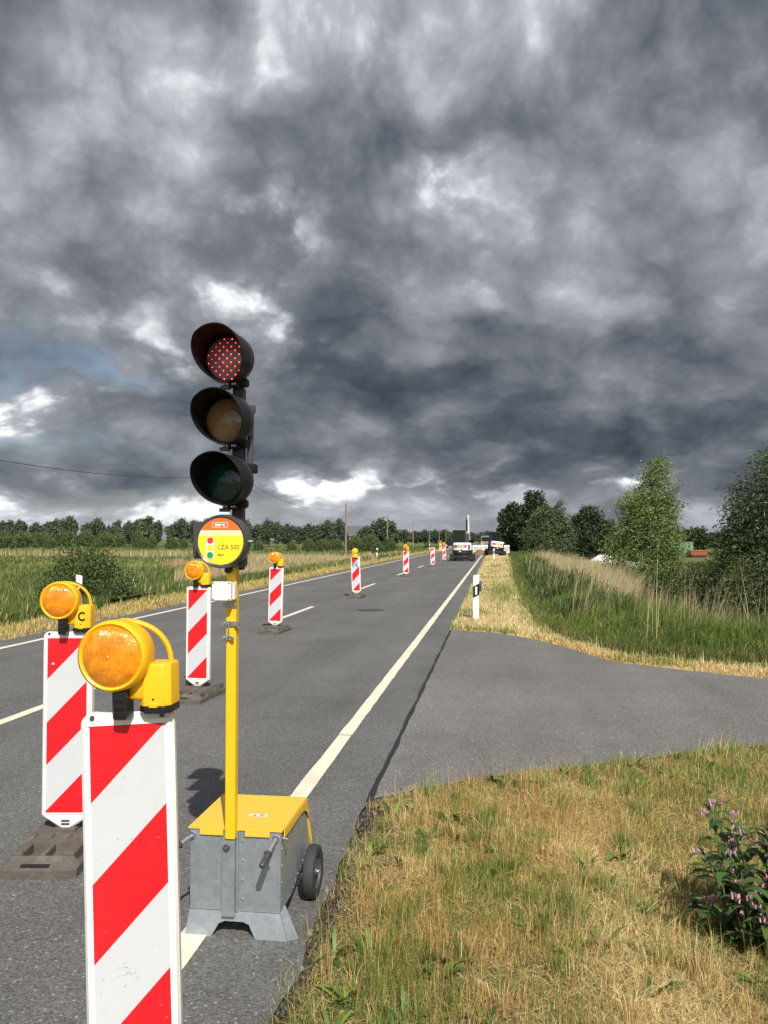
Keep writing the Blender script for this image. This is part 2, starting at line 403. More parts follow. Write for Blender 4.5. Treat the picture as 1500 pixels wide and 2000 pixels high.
def tag(o, label=None, cat=None, group=None, kind=None):
    if label: o['label'] = label
    if cat: o['category'] = cat
    if group: o['group'] = group
    if kind: o['kind'] = kind
    return o
def empty(name, loc=(0, 0, 0), rot=(0, 0, 0)):
    o = bpy.data.objects.new(name, None); COL.objects.link(o); o.location = loc; o.rotation_euler = rot; o.empty_display_size = .1
    return o
def copy_tree(o, parent=None):
    c = o.copy(); COL.objects.link(c); c.parent = parent
    for ch in list(o.children): copy_tree(ch, c)
    return c
def text_mesh(name, body, size, m, parent, X, bold=0.0, xs=1.0, depth=.0):
    cu = bpy.data.curves.new(name, 'FONT'); cu.body = body; cu.size = size; cu.align_x = 'CENTER'; cu.align_y = 'CENTER'
    cu.offset = bold; cu.extrude = depth; cu.resolution_u = 4
    t = bpy.data.objects.new(name, cu); COL.objects.link(t)
    dg = bpy.context.evaluated_depsgraph_get(); dg.update()
    me = bpy.data.meshes.new_from_object(t.evaluated_get(dg))
    bpy.data.objects.remove(t); bpy.data.curves.remove(cu)
    me.transform(X @ Matrix.Diagonal((xs, 1, 1, 1)))
    me.materials.clear(); me.materials.append(m)
    o = bpy.data.objects.new(name, me); COL.objects.link(o); o.parent = parent
    return o
FRONT = Matrix.Rotation(PI / 2, 4, 'X')        # lays a text in the xz plane, readable from -y
def T(x, y, z): return Matrix.Translation((x, y, z))
def join_into(o, others):
    """merge other mesh objects' geometry into o (no operators)"""
    bm = bmesh.new(); bm.from_mesh(o.data)
    for q in others:
        n0 = len(bm.faces); off = len(o.data.materials)
        for m in q.data.materials: o.data.materials.append(m)
        bm.from_mesh(q.data); bm.faces.ensure_lookup_table()
        for f in bm.faces[n0:]: f.material_index += off
        bpy.data.objects.remove(q)
    bm.to_mesh(o.data); bm.free()
    return o

# ------------------------------------------------------------------ numpy noise
def vnoise(x, y, scale, seed=0):
    x = np.asarray(x) * scale + 1000.0; y = np.asarray(y) * scale + 1000.0
    xi = np.floor(x).astype(np.int64); yi = np.floor(y).astype(np.int64); fx = x - xi; fy = y - yi
    fx = fx * fx * (3 - 2 * fx); fy = fy * fy * (3 - 2 * fy)
    def h(a, b):
        n = (a * 374761393 + b * 668265263 + seed * 974711) & 0x7fffffff
        n = ((n ^ (n >> 13)) * 1274126177) & 0x7fffffff
        return ((n ^ (n >> 16)) & 0xffff) / 65535.0
    return (h(xi, yi) * (1 - fx) + h(xi + 1, yi) * fx) * (1 - fy) + (h(xi, yi + 1) * (1 - fx) + h(xi + 1, yi + 1) * fx) * fy
def fbm(x, y, scale, seed=0, o=4):
    t = 0; a = .5; s = 0
    for i in range(o): t = t + a * vnoise(x, y, scale * 2 ** i, seed + i * 17); s += a; a *= .55
    return t / s
def sstep(v, a, b):
    t = np.clip((v - a) / (b - a), 0, 1); return t * t * (3 - 2 * t)

# ------------------------------------------------------------------ ground plan
EDGE_R, EDGE_L = -.79, -7.95
TG = np.array([(1.9, 400), (1.6, 110), (1.47, 74.2), (1.15, 50), (.85, 35.4), (.8, 22.4), (.9, 15.9), (1.35, 13.8), (1.88, 12.5), (2.66, 11.8), (3.54, 11.5), (6, 11.2), (40, 11.1)])
YLOW = np.array([(-.8, 5.27), (-.23, 5.74), (.49, 6.16), (1.16, 6.53), (1.74, 6.89), (2.17, 7.06), (4, 7.4), (40, 7.6)])
YUP = np.array([(-.79, 15.23), (-.05, 14.91), (.55, 14.21), (1.05, 13.13), (1.6, 11.57), (2.45, 10.89), (3.22, 10.41), (5, 10.3), (40, 10.3)])
def ylow(x): return np.interp(x, YLOW[:, 0], YLOW[:, 1])
def yup(x): return np.interp(x, YUP[:, 0], YUP[:, 1])
def xtg(y):
    o = TG[::-1]; r = np.interp(y, o[:, 1], o[:, 0]); return np.where(np.asarray(y) < 11.1, 1e4, r)
def dist_tg(x, y):
    x = np.asarray(x, float); y = np.asarray(y, float); best = np.full(np.broadcast(x, y).shape, 1e9)
    for (x0, y0), (x1, y1) in zip(TG[:-1], TG[1:]):
        dx, dy = x1 - x0, y1 - y0; t = np.clip(((x - x0) * dx + (y - y0) * dy) / (dx * dx + dy * dy), 0, 1)
        best = np.minimum(best, np.hypot(x - x0 - t * dx, y - y0 - t * dy))
    return np.where(x > xtg(y), best, -best)
def zt(x, y):
    x = np.asarray(x, float); y = np.asarray(y, float)
    z = np.full(np.broadcast(x, y).shape, -.012)
    d = dist_tg(x, y)
    z = z - .9 * sstep(d, .2, 4.2)
    z = z - .9 * sstep(-x, 9.2, 13.0)
    rough = (fbm(x, y, 1.4, 3) - .5)
    off = np.where((x < EDGE_L - .1) | (x > EDGE_R + .1), 1.0, 0.0)
    side = (x > EDGE_R) & (y > ylow(x) - .1) & (y < yup(x) + .1)
    off = np.where(side, 0.0, off)
    z = z + off * (rough * .05 + .012)
    z = np.where(off == 0, -.03, z)
    far = sstep(np.hypot(x, y), 60, 200)
    return z + far * (fbm(x, y, .012, 9) - .5) * .5

def axis(lo, a, b, hi, step, grow=1.22):
    c = list(np.arange(a, b + 1e-6, step)); s = step; p = b
    while p < hi: s *= grow; p += s; c.append(p)
    s = step; p = a; l = []
    while p > lo: s *= grow; p -= s; l.append(p)
    return np.array(l[::-1] + c)

def np_mesh(name, V, F, mt, tint=None, smooth=False):
    """V (n,3); F list of (k,m) index arrays"""
    me = bpy.data.meshes.new(name)
    tot = [len(f) for f in F]; loops = np.concatenate([f.reshape(-1) for f in F]).astype(np.int32)
    sizes = np.concatenate([np.full(len(f), f.shape[1], np.int32) for f in F])
    starts = np.concatenate([[0], np.cumsum(sizes)[:-1]]).astype(np.int32)
    me.vertices.add(len(V)); me.vertices.foreach_set('co', np.asarray(V, np.float32).reshape(-1))
    me.loops.add(len(loops)); me.loops.foreach_set('vertex_index', loops)
    me.polygons.add(len(sizes)); me.polygons.foreach_set('loop_start', starts); me.polygons.foreach_set('loop_total', sizes)
    if smooth: me.polygons.foreach_set('use_smooth', np.ones(len(sizes), bool))
    me.update(calc_edges=True)
    me.materials.append(mt)
    if tint is not None:
        a = me.attributes.new('tint', 'FLOAT_COLOR', 'POINT')
        c = np.ones((len(V), 4), np.float32); c[:, :3] = tint; a.data.foreach_set('color', c.reshape(-1))
    o = bpy.data.objects.new(name, me); COL.objects.link(o)
    return o

STRAW = np.array((.57, .43, .165)); STRAW2 = np.array((.70, .56, .26)); RUST = np.array((.40, .23, .08)); GREEN = np.array((.115, .18, .032)); DGREEN = np.array((.045, .085, .02))
LGREEN = np.array((.19, .27, .05)); REED = np.array((.45, .37, .21)); EARTH = np.array((.13, .095, .06))
def lerp(a, b, t):
    t = np.asarray(t)[..., None]; return a * (1 - t) + b * t

def build_ground():
    xs = axis(-4000, -14, 11, 4000, .22); ys = axis(-300, -3, 40, 6000, .28)
    X, Y = np.meshgrid(xs, ys); n, m = X.shape
    Z = zt(X, Y)
    V = np.stack([X, Y, Z], -1).reshape(-1, 3)
    i = np.arange(n - 1)[:, None] * m + np.arange(m - 1)[None]; i = i.reshape(-1)
    F = np.stack([i, i + 1, i + m + 1, i + m], -1)
    x, y = V[:, 0], V[:, 1]
    n1 = fbm(x, y, .35, 5); n2 = fbm(x, y, .03, 8); n3 = fbm(x, y * .35, .012, 12)
    near = lerp(EARTH * 1.3, STRAW * .7, sstep(n1, .3, .7))
    near = lerp(near, GREEN * .8, sstep(fbm(x, y, .8, 22), .5, .65) * .4); near = lerp(near, np.array((.06, .052, .043)), sstep(x, -.42, -.68)); near = lerp(near, np.array((.07, .06, .05)), sstep(y - ylow(x), -.28, -.08) * (x > -.9))
    c = near
    d = dist_tg(x, y)
    verge = lerp(STRAW2 * .75, EARTH * 1.6, sstep(n1, .5, .8) * .5)
    c = np.where(((x > -.9) & (y > 10) & (d < 0))[:, None], verge, c)
    wet = lerp(np.array((.035, .05, .015)), np.array((.06, .085, .022)), sstep(n1, .3, .7))
    c = np.where((d > 0)[:, None], wet, c)
    c = np.where(((x < -7.9) & (x > -9.6))[:, None], verge, c)
    left = lerp(np.array((.075, .115, .032)), np.array((.14, .17, .055)), sstep(n2, .35, .65))
    left = lerp(left, np.array((.26, .21, .11)), sstep(n3, .60, .68) * sstep(np.hypot(x, y), 60, 110) * .5)
    left = lerp(left, np.array((.16, .19, .06)), sstep(fbm(x, y * .5, .006, 31), .5, .6) * sstep(y, 150, 260) * .8)
    c = np.where((x < -9.6)[:, None], left, c)
    far = np.hypot(x, y) > 90
    c = np.where((far & (x > 3))[:, None], left * .8, c)
    m_, N, b = principled('ground_soil')
    a = N.new('ShaderNodeAttribute', attribute_name='tint')
    v = objvec(N); k = N.m('ADD', .55, N.m('MULTIPLY', N.noise(v, 7, 8, .7), .9))
    k2 = N.m('ADD', .7, N.m('MULTIPLY', N.noise(v, .25, 6, .6), .6))
    cc = N.new('ShaderNodeVectorMath', operation='SCALE'); N.link(a.outputs['Color'], cc.inputs[0]); N.link(N.m('MULTIPLY', k, k2), cc.inputs['Scale'])
    N.link(cc.outputs[0], b.inputs['Base Color']); b.inputs['Roughness'].default_value = .95; b.inputs['Specular IOR Level'].default_value = .1
    bn = N.new('ShaderNodeBump'); bn.inputs['Strength'].default_value = .6; bn.inputs['Distance'].default_value = .03
    N.link(N.noise(v, 30, 6, .7), bn.inputs['Height']); N.link(bn.outputs[0], b.inputs['Normal'])
    o = np_mesh('ground', V, [F], m_, c, True)
    tag(o, kind='structure')
build_ground()

def sheet(name, pts_left, pts_right, z, m, kind='structure'):
    mb = MB(); n = len(pts_left)
    vs = [(p[0], p[1], z) for p in pts_left] + [(p[0], p[1], z) for p in pts_right]
    mb.add(vs, [(i, i + 1, n + i + 1, n + i) for i in range(n - 1)], m)
    o = mb.build(name, smooth=0); tag(o, kind=kind)
    return o
rng = random.Random(5)
def build_roads():
    ys = [-40 + .0 * i for i in range(1)]
    y = -40.0
    ys = []
    while y < 500:
        ys.append(y); y += .14 if -1 < y < 45 else (1.0 if y < 120 else 20)
    jr = [EDGE_R + .03 * (float(vnoise(q, 0, 2.3, 5)) - .5) + .07 * (float(vnoise(q, 0, .8, 6)) - .5) + rng.uniform(-.016, .016) - (.035 if rng.random() < .14 else 0) for q in ys]
    jr = [EDGE_R if 5.2 < q < 15.3 else a for a, q in zip(jr, ys)]
    jl = [EDGE_L + rng.uniform(-.03, .03) for q in ys]
    sheet('road', [(a, q) for a, q in zip(jl, ys)], [(a, q) for a, q in zip(jr, ys)], 0, M['asphalt'])
    # side road running off to the right
    xs = [EDGE_R + .0015 + t for t in np.concatenate([np.arange(0, 5, .12), np.arange(5, 42, 2.0)])]
    lo = [(x, float(ylow(x)) + rng.uniform(-.02, .02)) for x in xs]; hi = [(x, float(yup(x)) + rng.uniform(-.03, .03)) for x in xs]
    sheet('side_road', lo, hi, -.002, M['asphalt2'])
    # bitumen joint between the two
    q = np.arange(5.2, 15.25, .09)
    c = [EDGE_R + .003 * math.sin(t * 3.1) + .003 * math.sin(t * 9.7) for t in q]
    w = [.015 + .004 * math.sin(t * 5) + rng.uniform(0, .007) for t in q]
    sheet('joint_strip', [(a - b, t) for a, b, t in zip(c, w, q)], [(a + b, t) for a, b, t in zip(c, w, q)], .002, M['tar'])
    def line(name, x, w, spans):
        mb = MB()
        for a, b in spans:
            n = max(2, int((b - a) / .25)) if b - a < 130 else 400
            n = min(n, 500)
            L = [(x - w / 2 + rng.uniform(-.004, .004), a + (b - a) * i / n) for i in range(n + 1)]
            Rr = [(x + w / 2 + rng.uniform(-.004, .004), a + (b - a) * i / n) for i in range(n + 1)]
            mb.add([(p[0], p[1], .004) for p in L + Rr], [(i, i + 1, n + 1 + i + 1, n + 1 + i) for i in range(n)], M['paint'])
        return tag(mb.build(name, smooth=0), kind='structure')
    line('right_edge_line', -1.25, .112, [(-20, 6.92), (6.94, 100), (100.0, 400)])
    line('left_edge_line', -7.42, .12, [(-20, 100), (100.0, 400)])
    P = 10.68
    line('centre_line', -4.42, .12, [(19.99 + P * k - 3.6, 19.99 + P * k) for k in range(-4, 26)])
    # lay-by on the far side
    ly = [(-9.6, 19.5), (-10.6, 20), (-12, 21), (-14.5, 24)]; lu = [(-9.6, 23), (-10.6, 23.2), (-12, 24), (-14.5, 26.5)]
    mb = MB(); n = 4
    mb.add([(a, b, float(zt(a, b)) + .16) for a, b in ly] + [(a, b, float(zt(a, b)) + .16) for a, b in lu], [(i, i + 1, n + i + 1, n + i) for i in range(3)], M['asphalt2'])
    tag(mb.build('field_track', smooth=0), kind='structure')
build_roads()

# ------------------------------------------------------------------ warning beacons
BW, BT = .262, .05
def stripes(mb, x0, x1, zb, ztop, y, red, white):
    """red and white bands rising to the right, cut exactly to the sheet"""
    w = x1 - x0
    cuts = [-1, 1.04, 2.13, 3.20, 4.34, 9]
    H = (ztop - zb) / w
    base = [(0, 0), (1, 0), (1, H), (0, H)]          # u, v(down)
    def clip(poly, k, keep_less):
        out = []
        for i in range(len(poly)):
            a, b = poly[i], poly[(i + 1) % len(poly)]
            fa, fb = a[1] + 1.04 * a[0] - k, b[1] + 1.04 * b[0] - k
            if not keep_less: fa, fb = -fa, -fb
            if fa <= 0: out.append(a)
            if fa * fb < 0:
                t = fa / (fa - fb); out.append((a[0] + (b[0] - a[0]) * t, a[1] + (b[1] - a[1]) * t))
        return out
    for i in range(5):
        p = clip(clip(base, cuts[i + 1], True), cuts[i], False)
        if len(p) >= 3:
            mb.add([(x0 + u * w, y, ztop - v * w) for u, v in p], [tuple(range(len(p)))], red if i % 2 == 0 else white)
def rubber_base(parent):
    mb = MB(); m = M['rubber']
    # long slab with sloping ends and a raised middle, carrying handles and a socket
    hw = .19
    prof = [(-.40, 0), (-.40, .04), (-.345, .068), (-.325, .085), (-.322, .05), (-.185, .05), (-.182, .105), (.182, .105), (.185, .05), (.322, .05), (.325, .085), (.345, .068), (.40, .04), (.40, 0)]
    rg = []
    for x, s in ((-hw, 0), (-hw + .035, 1), (hw - .035, 1), (hw, 0)):
        rg.append([(x, p[0] * (1 if s else .96), p[1] if s else min(p[1], .045)) for p in prof])
    mb.rings(rg, m)
    for sy in (-1, 1):
        ya, yb = sorted((sy * .182, sy * .324))
        mb.box((-.156, ya, .045), (-.10, yb, .098), m, ch=.006); mb.box((.10, ya, .045), (.156, yb, .098), m, ch=.006)
        mb.box((-.012, ya, .045), (.012, yb, .09), m, ch=.004)
        yc = sy * .372
        mb.box((-.085, yc - .014, .044), (.055, yc + .012, .0585), M['hole_shade'])  # near-black block painted as the shade inside an opening
        for i in range(4):
            x = -.135 + .09 * i
            mb.box((x - .02, sy * .12 - .035, .10), (x + .02, sy * .12 + .035, .113), m, ch=.004)
    mb.box((-.06, -.05, .10), (.06, .05, .118), m)
    o = mb.build('rubber_base', parent, bevel=.006)
    return o
def board(parent):
    mb = MB(); m = M['white']
    h = BW / 2; r = .03; zs, zt_, tip = .185, 1.155, .112
    out = [(-.028, tip), (.028, tip), (h, zs)]
    for k in range(5): a = PI / 2 * k / 4; out.append((h - r + r * math.cos(a), zt_ - r + r * math.sin(a)))
    for k in range(5): a = PI / 2 + PI / 2 * k / 4; out.append((-h + r + r * math.cos(a), zt_ - r + r * math.sin(a)))
    out.append((-h, zs))
    def sc(p, e):
        cx, cz = 0, .65; return (p[0] - math.copysign(min(e, abs(p[0])), p[0]), p[1] - (e if p[1] > .65 else -e if p[1] < .17 else 0))
    rg = [[(p[0], -BT / 2, p[1]) for p in [sc(q, .008) for q in out]], [(p[0], -BT / 2 + .008, p[1]) for p in out],
          [(p[0], BT / 2 - .008, p[1]) for p in out], [(p[0], BT / 2, p[1]) for p in [sc(q, .008) for q in out]]]
    mb.rings(rg, m)
    # raised bead round the sheet
    y0, y1 = -BT / 2 - .004, -BT / 2 + .002
    s = .1075
    for lo, hi in (((-s - .014, .188), (-s - .002, 1.136)), ((s + .002, .188), (s + .014, 1.136)), ((-s - .002, 1.122), (s + .002, 1.136)), ((-s - .002, .188), (s + .002, .198))):
        mb.box((lo[0], y0, lo[1]), (hi[0], y1, hi[1]), m)
    for sx in (-1, 1): mb.lathe([(.0, -BT / 2 - .006), (.006, -BT / 2 - .006), (.008, -BT / 2 + .002)], M['rim_grey'], 10, T(sx * .098, 0, 1.144))
    for z in (.155, .138): mb.box((-.022, -BT / 2 - .003, z - .005), (.022, -BT / 2 + .002, z + .005), M['rim_grey'])
    mb.box((-.022, -.018, .06), (.022, .018, .114), M['steel'])
    o = mb.build('board', parent, smooth=40)
    sh = MB(); stripes(sh, -.1055, .1055, .198, 1.122, -BT / 2 - .0025, M['red_sheet'], M['white_sheet'])
    # small maker's print along the edge of the red bands and a few scuffs
    for z0 in (.915, .46):
        for i in range(9):
            u = .018 + i * .0065; L = .0045 if i % 4 else .003
            sh.add([(u, -BT / 2 - .0032, z0 + u - .003), (u + L, -BT / 2 - .0032, z0 + u + L - .003), (u + L - .0018, -BT / 2 - .0032, z0 + u + L), (u - .0018, -BT / 2 - .0032, z0 + u)], [(0, 1, 2, 3)], M['white_sheet'])
    sh.build('reflective_sheet', o, smooth=0)
    return o
def warning_lamp(parent, letter=None):
    """round amber lamp: lens in a rim, drum behind, arched grip, battery case, clamp"""
    X = T(-.028, -.055, 1.325)
    mb = MB(); y = M['yellow_plastic']
    mb.lathe([(.086, -.034), (.093, -.04), (.1, -.034), (.102, -.012), (.1, .03), (.092, .058), (.074, .085), (.04, .1), (.0, .102)], y, 40, X)
    # neck to the battery case
    mb.box((.03, .0, -.13), (.075, .07, -.02), y, X, ch=.008)
    # arched grip from the drum to the case
    g = []
    for k in range(15):
        a = PI / 2 * k / 14
        g.append((.0 + .138 * math.sin(a), .035 + .03 * math.sin(a), -.04 + .134 * math.cos(a) ** .85))
    mb.tube(g, .0105, y, 10, X, flat=(1.3, .75))
    o = mb.build('warning_lamp', parent, smooth=50)
    ln = MB()
    ln.lathe([(.0865, -.034), (.080, -.041), (.06, -.051), (.035, -.056), (.012, -.058), (.0001, -.0582)], M['amber'], 40, X)
    ln.lathe([(.0001, -.0605), (.005, -.060), (.007, -.057)], M['amber'], 14, X)
    ln.build('lens', o, smooth=60)
    bc = MB()
    cx, cy = .105, .052; w, d_, c = .048, .050, .018
    def oct_(s, z): return [(cx + px * s, cy + py * s, z) for px, py in ((-w, -d_ + c), (-w + c, -d_), (w - c, -d_), (w, -d_ + c), (w, d_ - c), (w - c, d_), (-w + c, d_), (-w, d_ - c))]
    bc.rings([oct_(1.0, -.148), oct_(1.0, -.035), oct_(.94, -.028), oct_(.6, -.026)], y, X)
    bc.box((cx - .013, cy - d_ - .004, -.152), (cx + .013, cy - d_ + .002, -.138), y, X)
    bc.lathe([(.0001, cy - d_ - .0015), (.004, cy - d_ - .0015), (.004, cy - d_ + .001)], M['black_ink'], 10, X @ T(cx - .0, 0, -.128))
    bc.rings([oct_(.93, -.170), oct_(1.0, -.164), oct_(1.0, -.149), oct_(.9, -.1485)], M['black_plastic'], X)
    bc.build('battery_case', o, smooth=30, bevel=.003)
    cl = MB(); k = M['black_plastic']
    cl.box((-.004, -.03, -.18), (.038, .028, -.098), k, X, ch=.005)
    for z in (-.162, -.142, -.121): cl.box((.001, -.0345, z - .006), (.033, -.029, z + .007), k, X, ch=.002)
    cl.box((.01, -.01, -.1), (.034, .02, -.085), M['steel'], X)
    cl.build('clamp', o, smooth=30)
    if letter:
        text_mesh('lettering', letter, .062, M['black_ink'], o, X @ T(cx - .004, cy - d_ - .0015, -.088) @ FRONT, bold=.002)
    return o
def make_beacon(letter=None):
    t = empty('warning_beacon')
    rubber_base(t); board(t); warning_lamp(t, letter)
    return t
def place(o, x, y, rz=0, lean=0, tilt=0, z=0):
    o.location = (x, y, z); o.rotation_euler = (R(tilt), R(lean), R(rz))
GB = 'red and white warning beacons along the lane closure'
b0 = make_beacon()
tag(b0, 'biggest warning beacon, nearest at the lower left, with an amber lamp', 'warning beacon', GB)
bC = copy_tree(b0); place(bC, -2.27, 4.22, 8, 0)
tag(bC, 'warning beacon with the letter C on its yellow lamp case, partly behind the nearest beacon', 'warning beacon', GB)
for ch in bC.children:
    if ch.name.startswith('warning_lamp'):
        X = T(-.028, -.055, 1.325)
        text_mesh('lettering', 'C', .066, M['black_ink'], ch, X @ T(.110, .0002, -.088) @ FRONT, bold=.0022, xs=.85)
    if ch.name.startswith('board'):
        sc = MB(); shc = [q for q in ch.children if q.name.startswith('reflective_sheet')][0]; shc.data = shc.data.copy()
        for a, b, s in ((-.075, .985, .009), (.03, .50, .007), (-.05, .36, .006), (-.03, .33, .004), (.06, .41, .005)):
            sc.add([(a - s, -BT / 2 - .0034, b - s * .5), (a + s, -BT / 2 - .0034, b - s * .3), (a + s * .4, -BT / 2 - .0034, b + s * .5), (a - s * .1, -BT / 2 - .0034, b + s)], [(0, 1, 2, 3)], M['white_sheet'])
        join_into(shc, [sc.build('scuff', smooth=0)])
rest = [(-3.09, 8.42, -3, .2, 0, 'warning beacon behind the traffic signal pole, left of it, third along the lane closure'),
        (-3.89, 14.48, -3, 1.3, 0, 'warning beacon right of the yellow signal pole, beside a centre dash'),
        (-3.87, 36.53, 4, 0, 0, 'warning beacon on the centre line between the blue lettered one and the excavators'),
        (-3.70, 62.14, 2, 0, 0, 'distant warning beacon standing just left of the white and black excavator')]
beacons = []
for x, y, rz, ln_, tl, lb in rest:
    o = copy_tree(b0); place(o, x, y, rz, ln_, tl); tag(o, lb, 'warning beacon', GB); beacons.append(o)
BEACON_LATE = True
# a beacon without lamp
o = empty('warning_beacon'); rubber_base(o); board(o); place(o, -3.67, 49.75, 3, .8)
tag(o, 'small warning beacon without a lamp on the centre line before the excavators', 'warning beacon', GB); lampless = o
# the beacon with a blue letter and a round yellow lamp
n = empty('warning_beacon'); rubber_base(n); bd = board(n)
lm = MB(); yy = M['yellow_plastic']
lm.box((-.085, -.075, 1.125), (.085, .045, 1.215), yy, ch=.018)
lm.lathe([(.055, 1.21), (.05, 1.225), (.042, 1.24)], yy, 24, axis='z')
lm.lathe([(.074, -.04), (.084, -.045), (.088, -.03), (.088, .03), (.084, .045), (.074, .04)], yy, 32, T(0, -.015, 1.315))
lo_ = lm.build('warning_lamp', n, smooth=45)
l2 = MB(); l2.lathe([(.076, -.042), (.06, -.056), (.03, -.063), (.0001, -.065)], M['yellow_lens'], 32, T(0, -.015, 1.315)); 
l3 = MB(); l3.lathe([(.076, .042), (.06, .056), (.03, .063), (.0001, .065)], M['yellow_lens'], 32, T(0, -.015, 1.315)); l3.build('lens', lo_, smooth=60)
l2.build('lens', lo_, smooth=60)
text_mesh('lettering', 'N', .21, M['blue_ink'], bd, T(-.012, -BT / 2 - .0036, .93) @ FRONT, bold=.004, xs=.95)
place(n, -3.88, 23.32, -2, -2.2)
tag(n, 'leaning warning beacon with a blue letter N and a round yellow lamp', 'warning beacon', GB)

# the nearest beacon is turned a little towards the verge, its foot lies crosswise
place(b0, -1.022, 2.32, 14, -1.8)
for ch in b0.children:
    if ch.name.startswith('rubber_base'): ch.rotation_euler = (0, 0, R(77))
    else: ch.location.z = -.004
    if ch.name.startswith('board'):
        shc = ch.children[0]; shc.data = shc.data.copy(); sc = MB(); q9 = random.Random(4)
        for i in range(46):
            cx_, cz_ = (q9.gauss(-.01, .016), q9.gauss(.415, .016)) if i < 26 else (q9.uniform(-.1, .1), q9.uniform(.22, 1.1))
            L_ = q9.uniform(.001, .006); a_ = q9.uniform(-.6, .6); w_ = q9.uniform(.0004, .0011); dx_, dz_ = math.cos(a_) * L_, math.sin(a_) * L_
            sc.add([(cx_ - dx_, -BT / 2 - .0034, cz_ - dz_), (cx_, -BT / 2 - .0034, cz_ - w_), (cx_ + dx_, -BT / 2 - .0034, cz_ + dz_), (cx_, -BT / 2 - .0034, cz_ + w_)], [(0, 1, 2, 3)], M['scuff'])
        join_into(shc, [sc.build('scuff', smooth=0)])
    if ch.name.startswith('warning_lamp'): ch.rotation_euler = (0, 0, R(-13)); ch.location.x = .018

# ------------------------------------------------------------------ portable traffic signal
def signal_head(parent, z, lens_m, led=False):
    hd = MB(); bp = M['black_plastic']
    y0 = 3.36
    X = T(-1.115, y0, z) @ Matrix.Scale(.905, 4)
    hd.lathe([(.1, .0), (.118, .004), (.121, .02), (.118, .045), (.108, .062), (.09, .072), (.05, .078), (.0, .078)], bp, 44, X)
    # hinge blocks below the housing
    hd.box((-.02, .0, -.135), (.05, .05, -.112), M['matt_black'], X, ch=.004)
    hd.box((.03, .03, -.128), (.085, .085, -.085), M['matt_black'], X, ch=.01)
    for dx in (-.012, .002, .028, .04): hd.lathe([(.0001, -.006), (.0045, -.006), (.005, .002)], M['steel'], 8, X @ T(dx, 0, -.122))
    hd.box((-.03, -.012, -.146), (.012, .02, -.13), M['matt_black'], X)
    o = hd.build('signal_head', parent, smooth=45)
    # visor: tube cut obliquely, long at the top, gone at the bottom
    vs = MB(); n = 56; rg = [[], [], [], []]
    for k in range(n):
        a = 2 * PI * k / n; c, s = math.cos(a), math.sin(a)
        t = (s + 1) / 2
        L = .014 + .182 * min(1, t * 1.25) ** .62
        rg[0].append((.116 * c, .008, .116 * s)); rg[1].append((.1175 * c, -L, .1175 * s)); rg[2].append((.114 * c, -L, .114 * s)); rg[3].append((.112 * c, .004, .112 * s))
    vs.rings(rg, M['matt_black'], X, caps=False)
    vs.build('visor', o, smooth=60)
    ln = MB()
    ln.lathe([(.088, .0), (.08, -.008), (.062, -.016), (.034, -.022), (.0001, -.0235)], lens_m, 40, X @ T(.003, .003, -.004) @ Matrix.Diagonal((1.17, 1, 1.17, 1)))
    ln.lathe([(.114, .004), (.108, .0), (.103, -.002), (.1, .004)], M['matt_black'], 40, X @ T(0, .002, 0))
    lo = ln.build('lens', o, smooth=60)
    if led:
        ld = MB(); p = .0372
        for i in range(-5, 6):
            for j in range(-5, 6):
                for ox in (0, .5):
                    x, zz = (i + ox) * p * 1.0, (j + ox) * p
                    r = math.hypot(x, zz)
                    if r < .097:
                        yl = -.0235 + .022 * (r / .105) ** 2 - .0015
                        ld.lathe([(.0001, yl - .0035), (.0019, yl - .003), (.0029, yl), (.0029, yl + .003)], M['led'], 8, X @ T(x + .006, .004, zz - .006))
        ld.build('led_array', o, smooth=60)
    return o
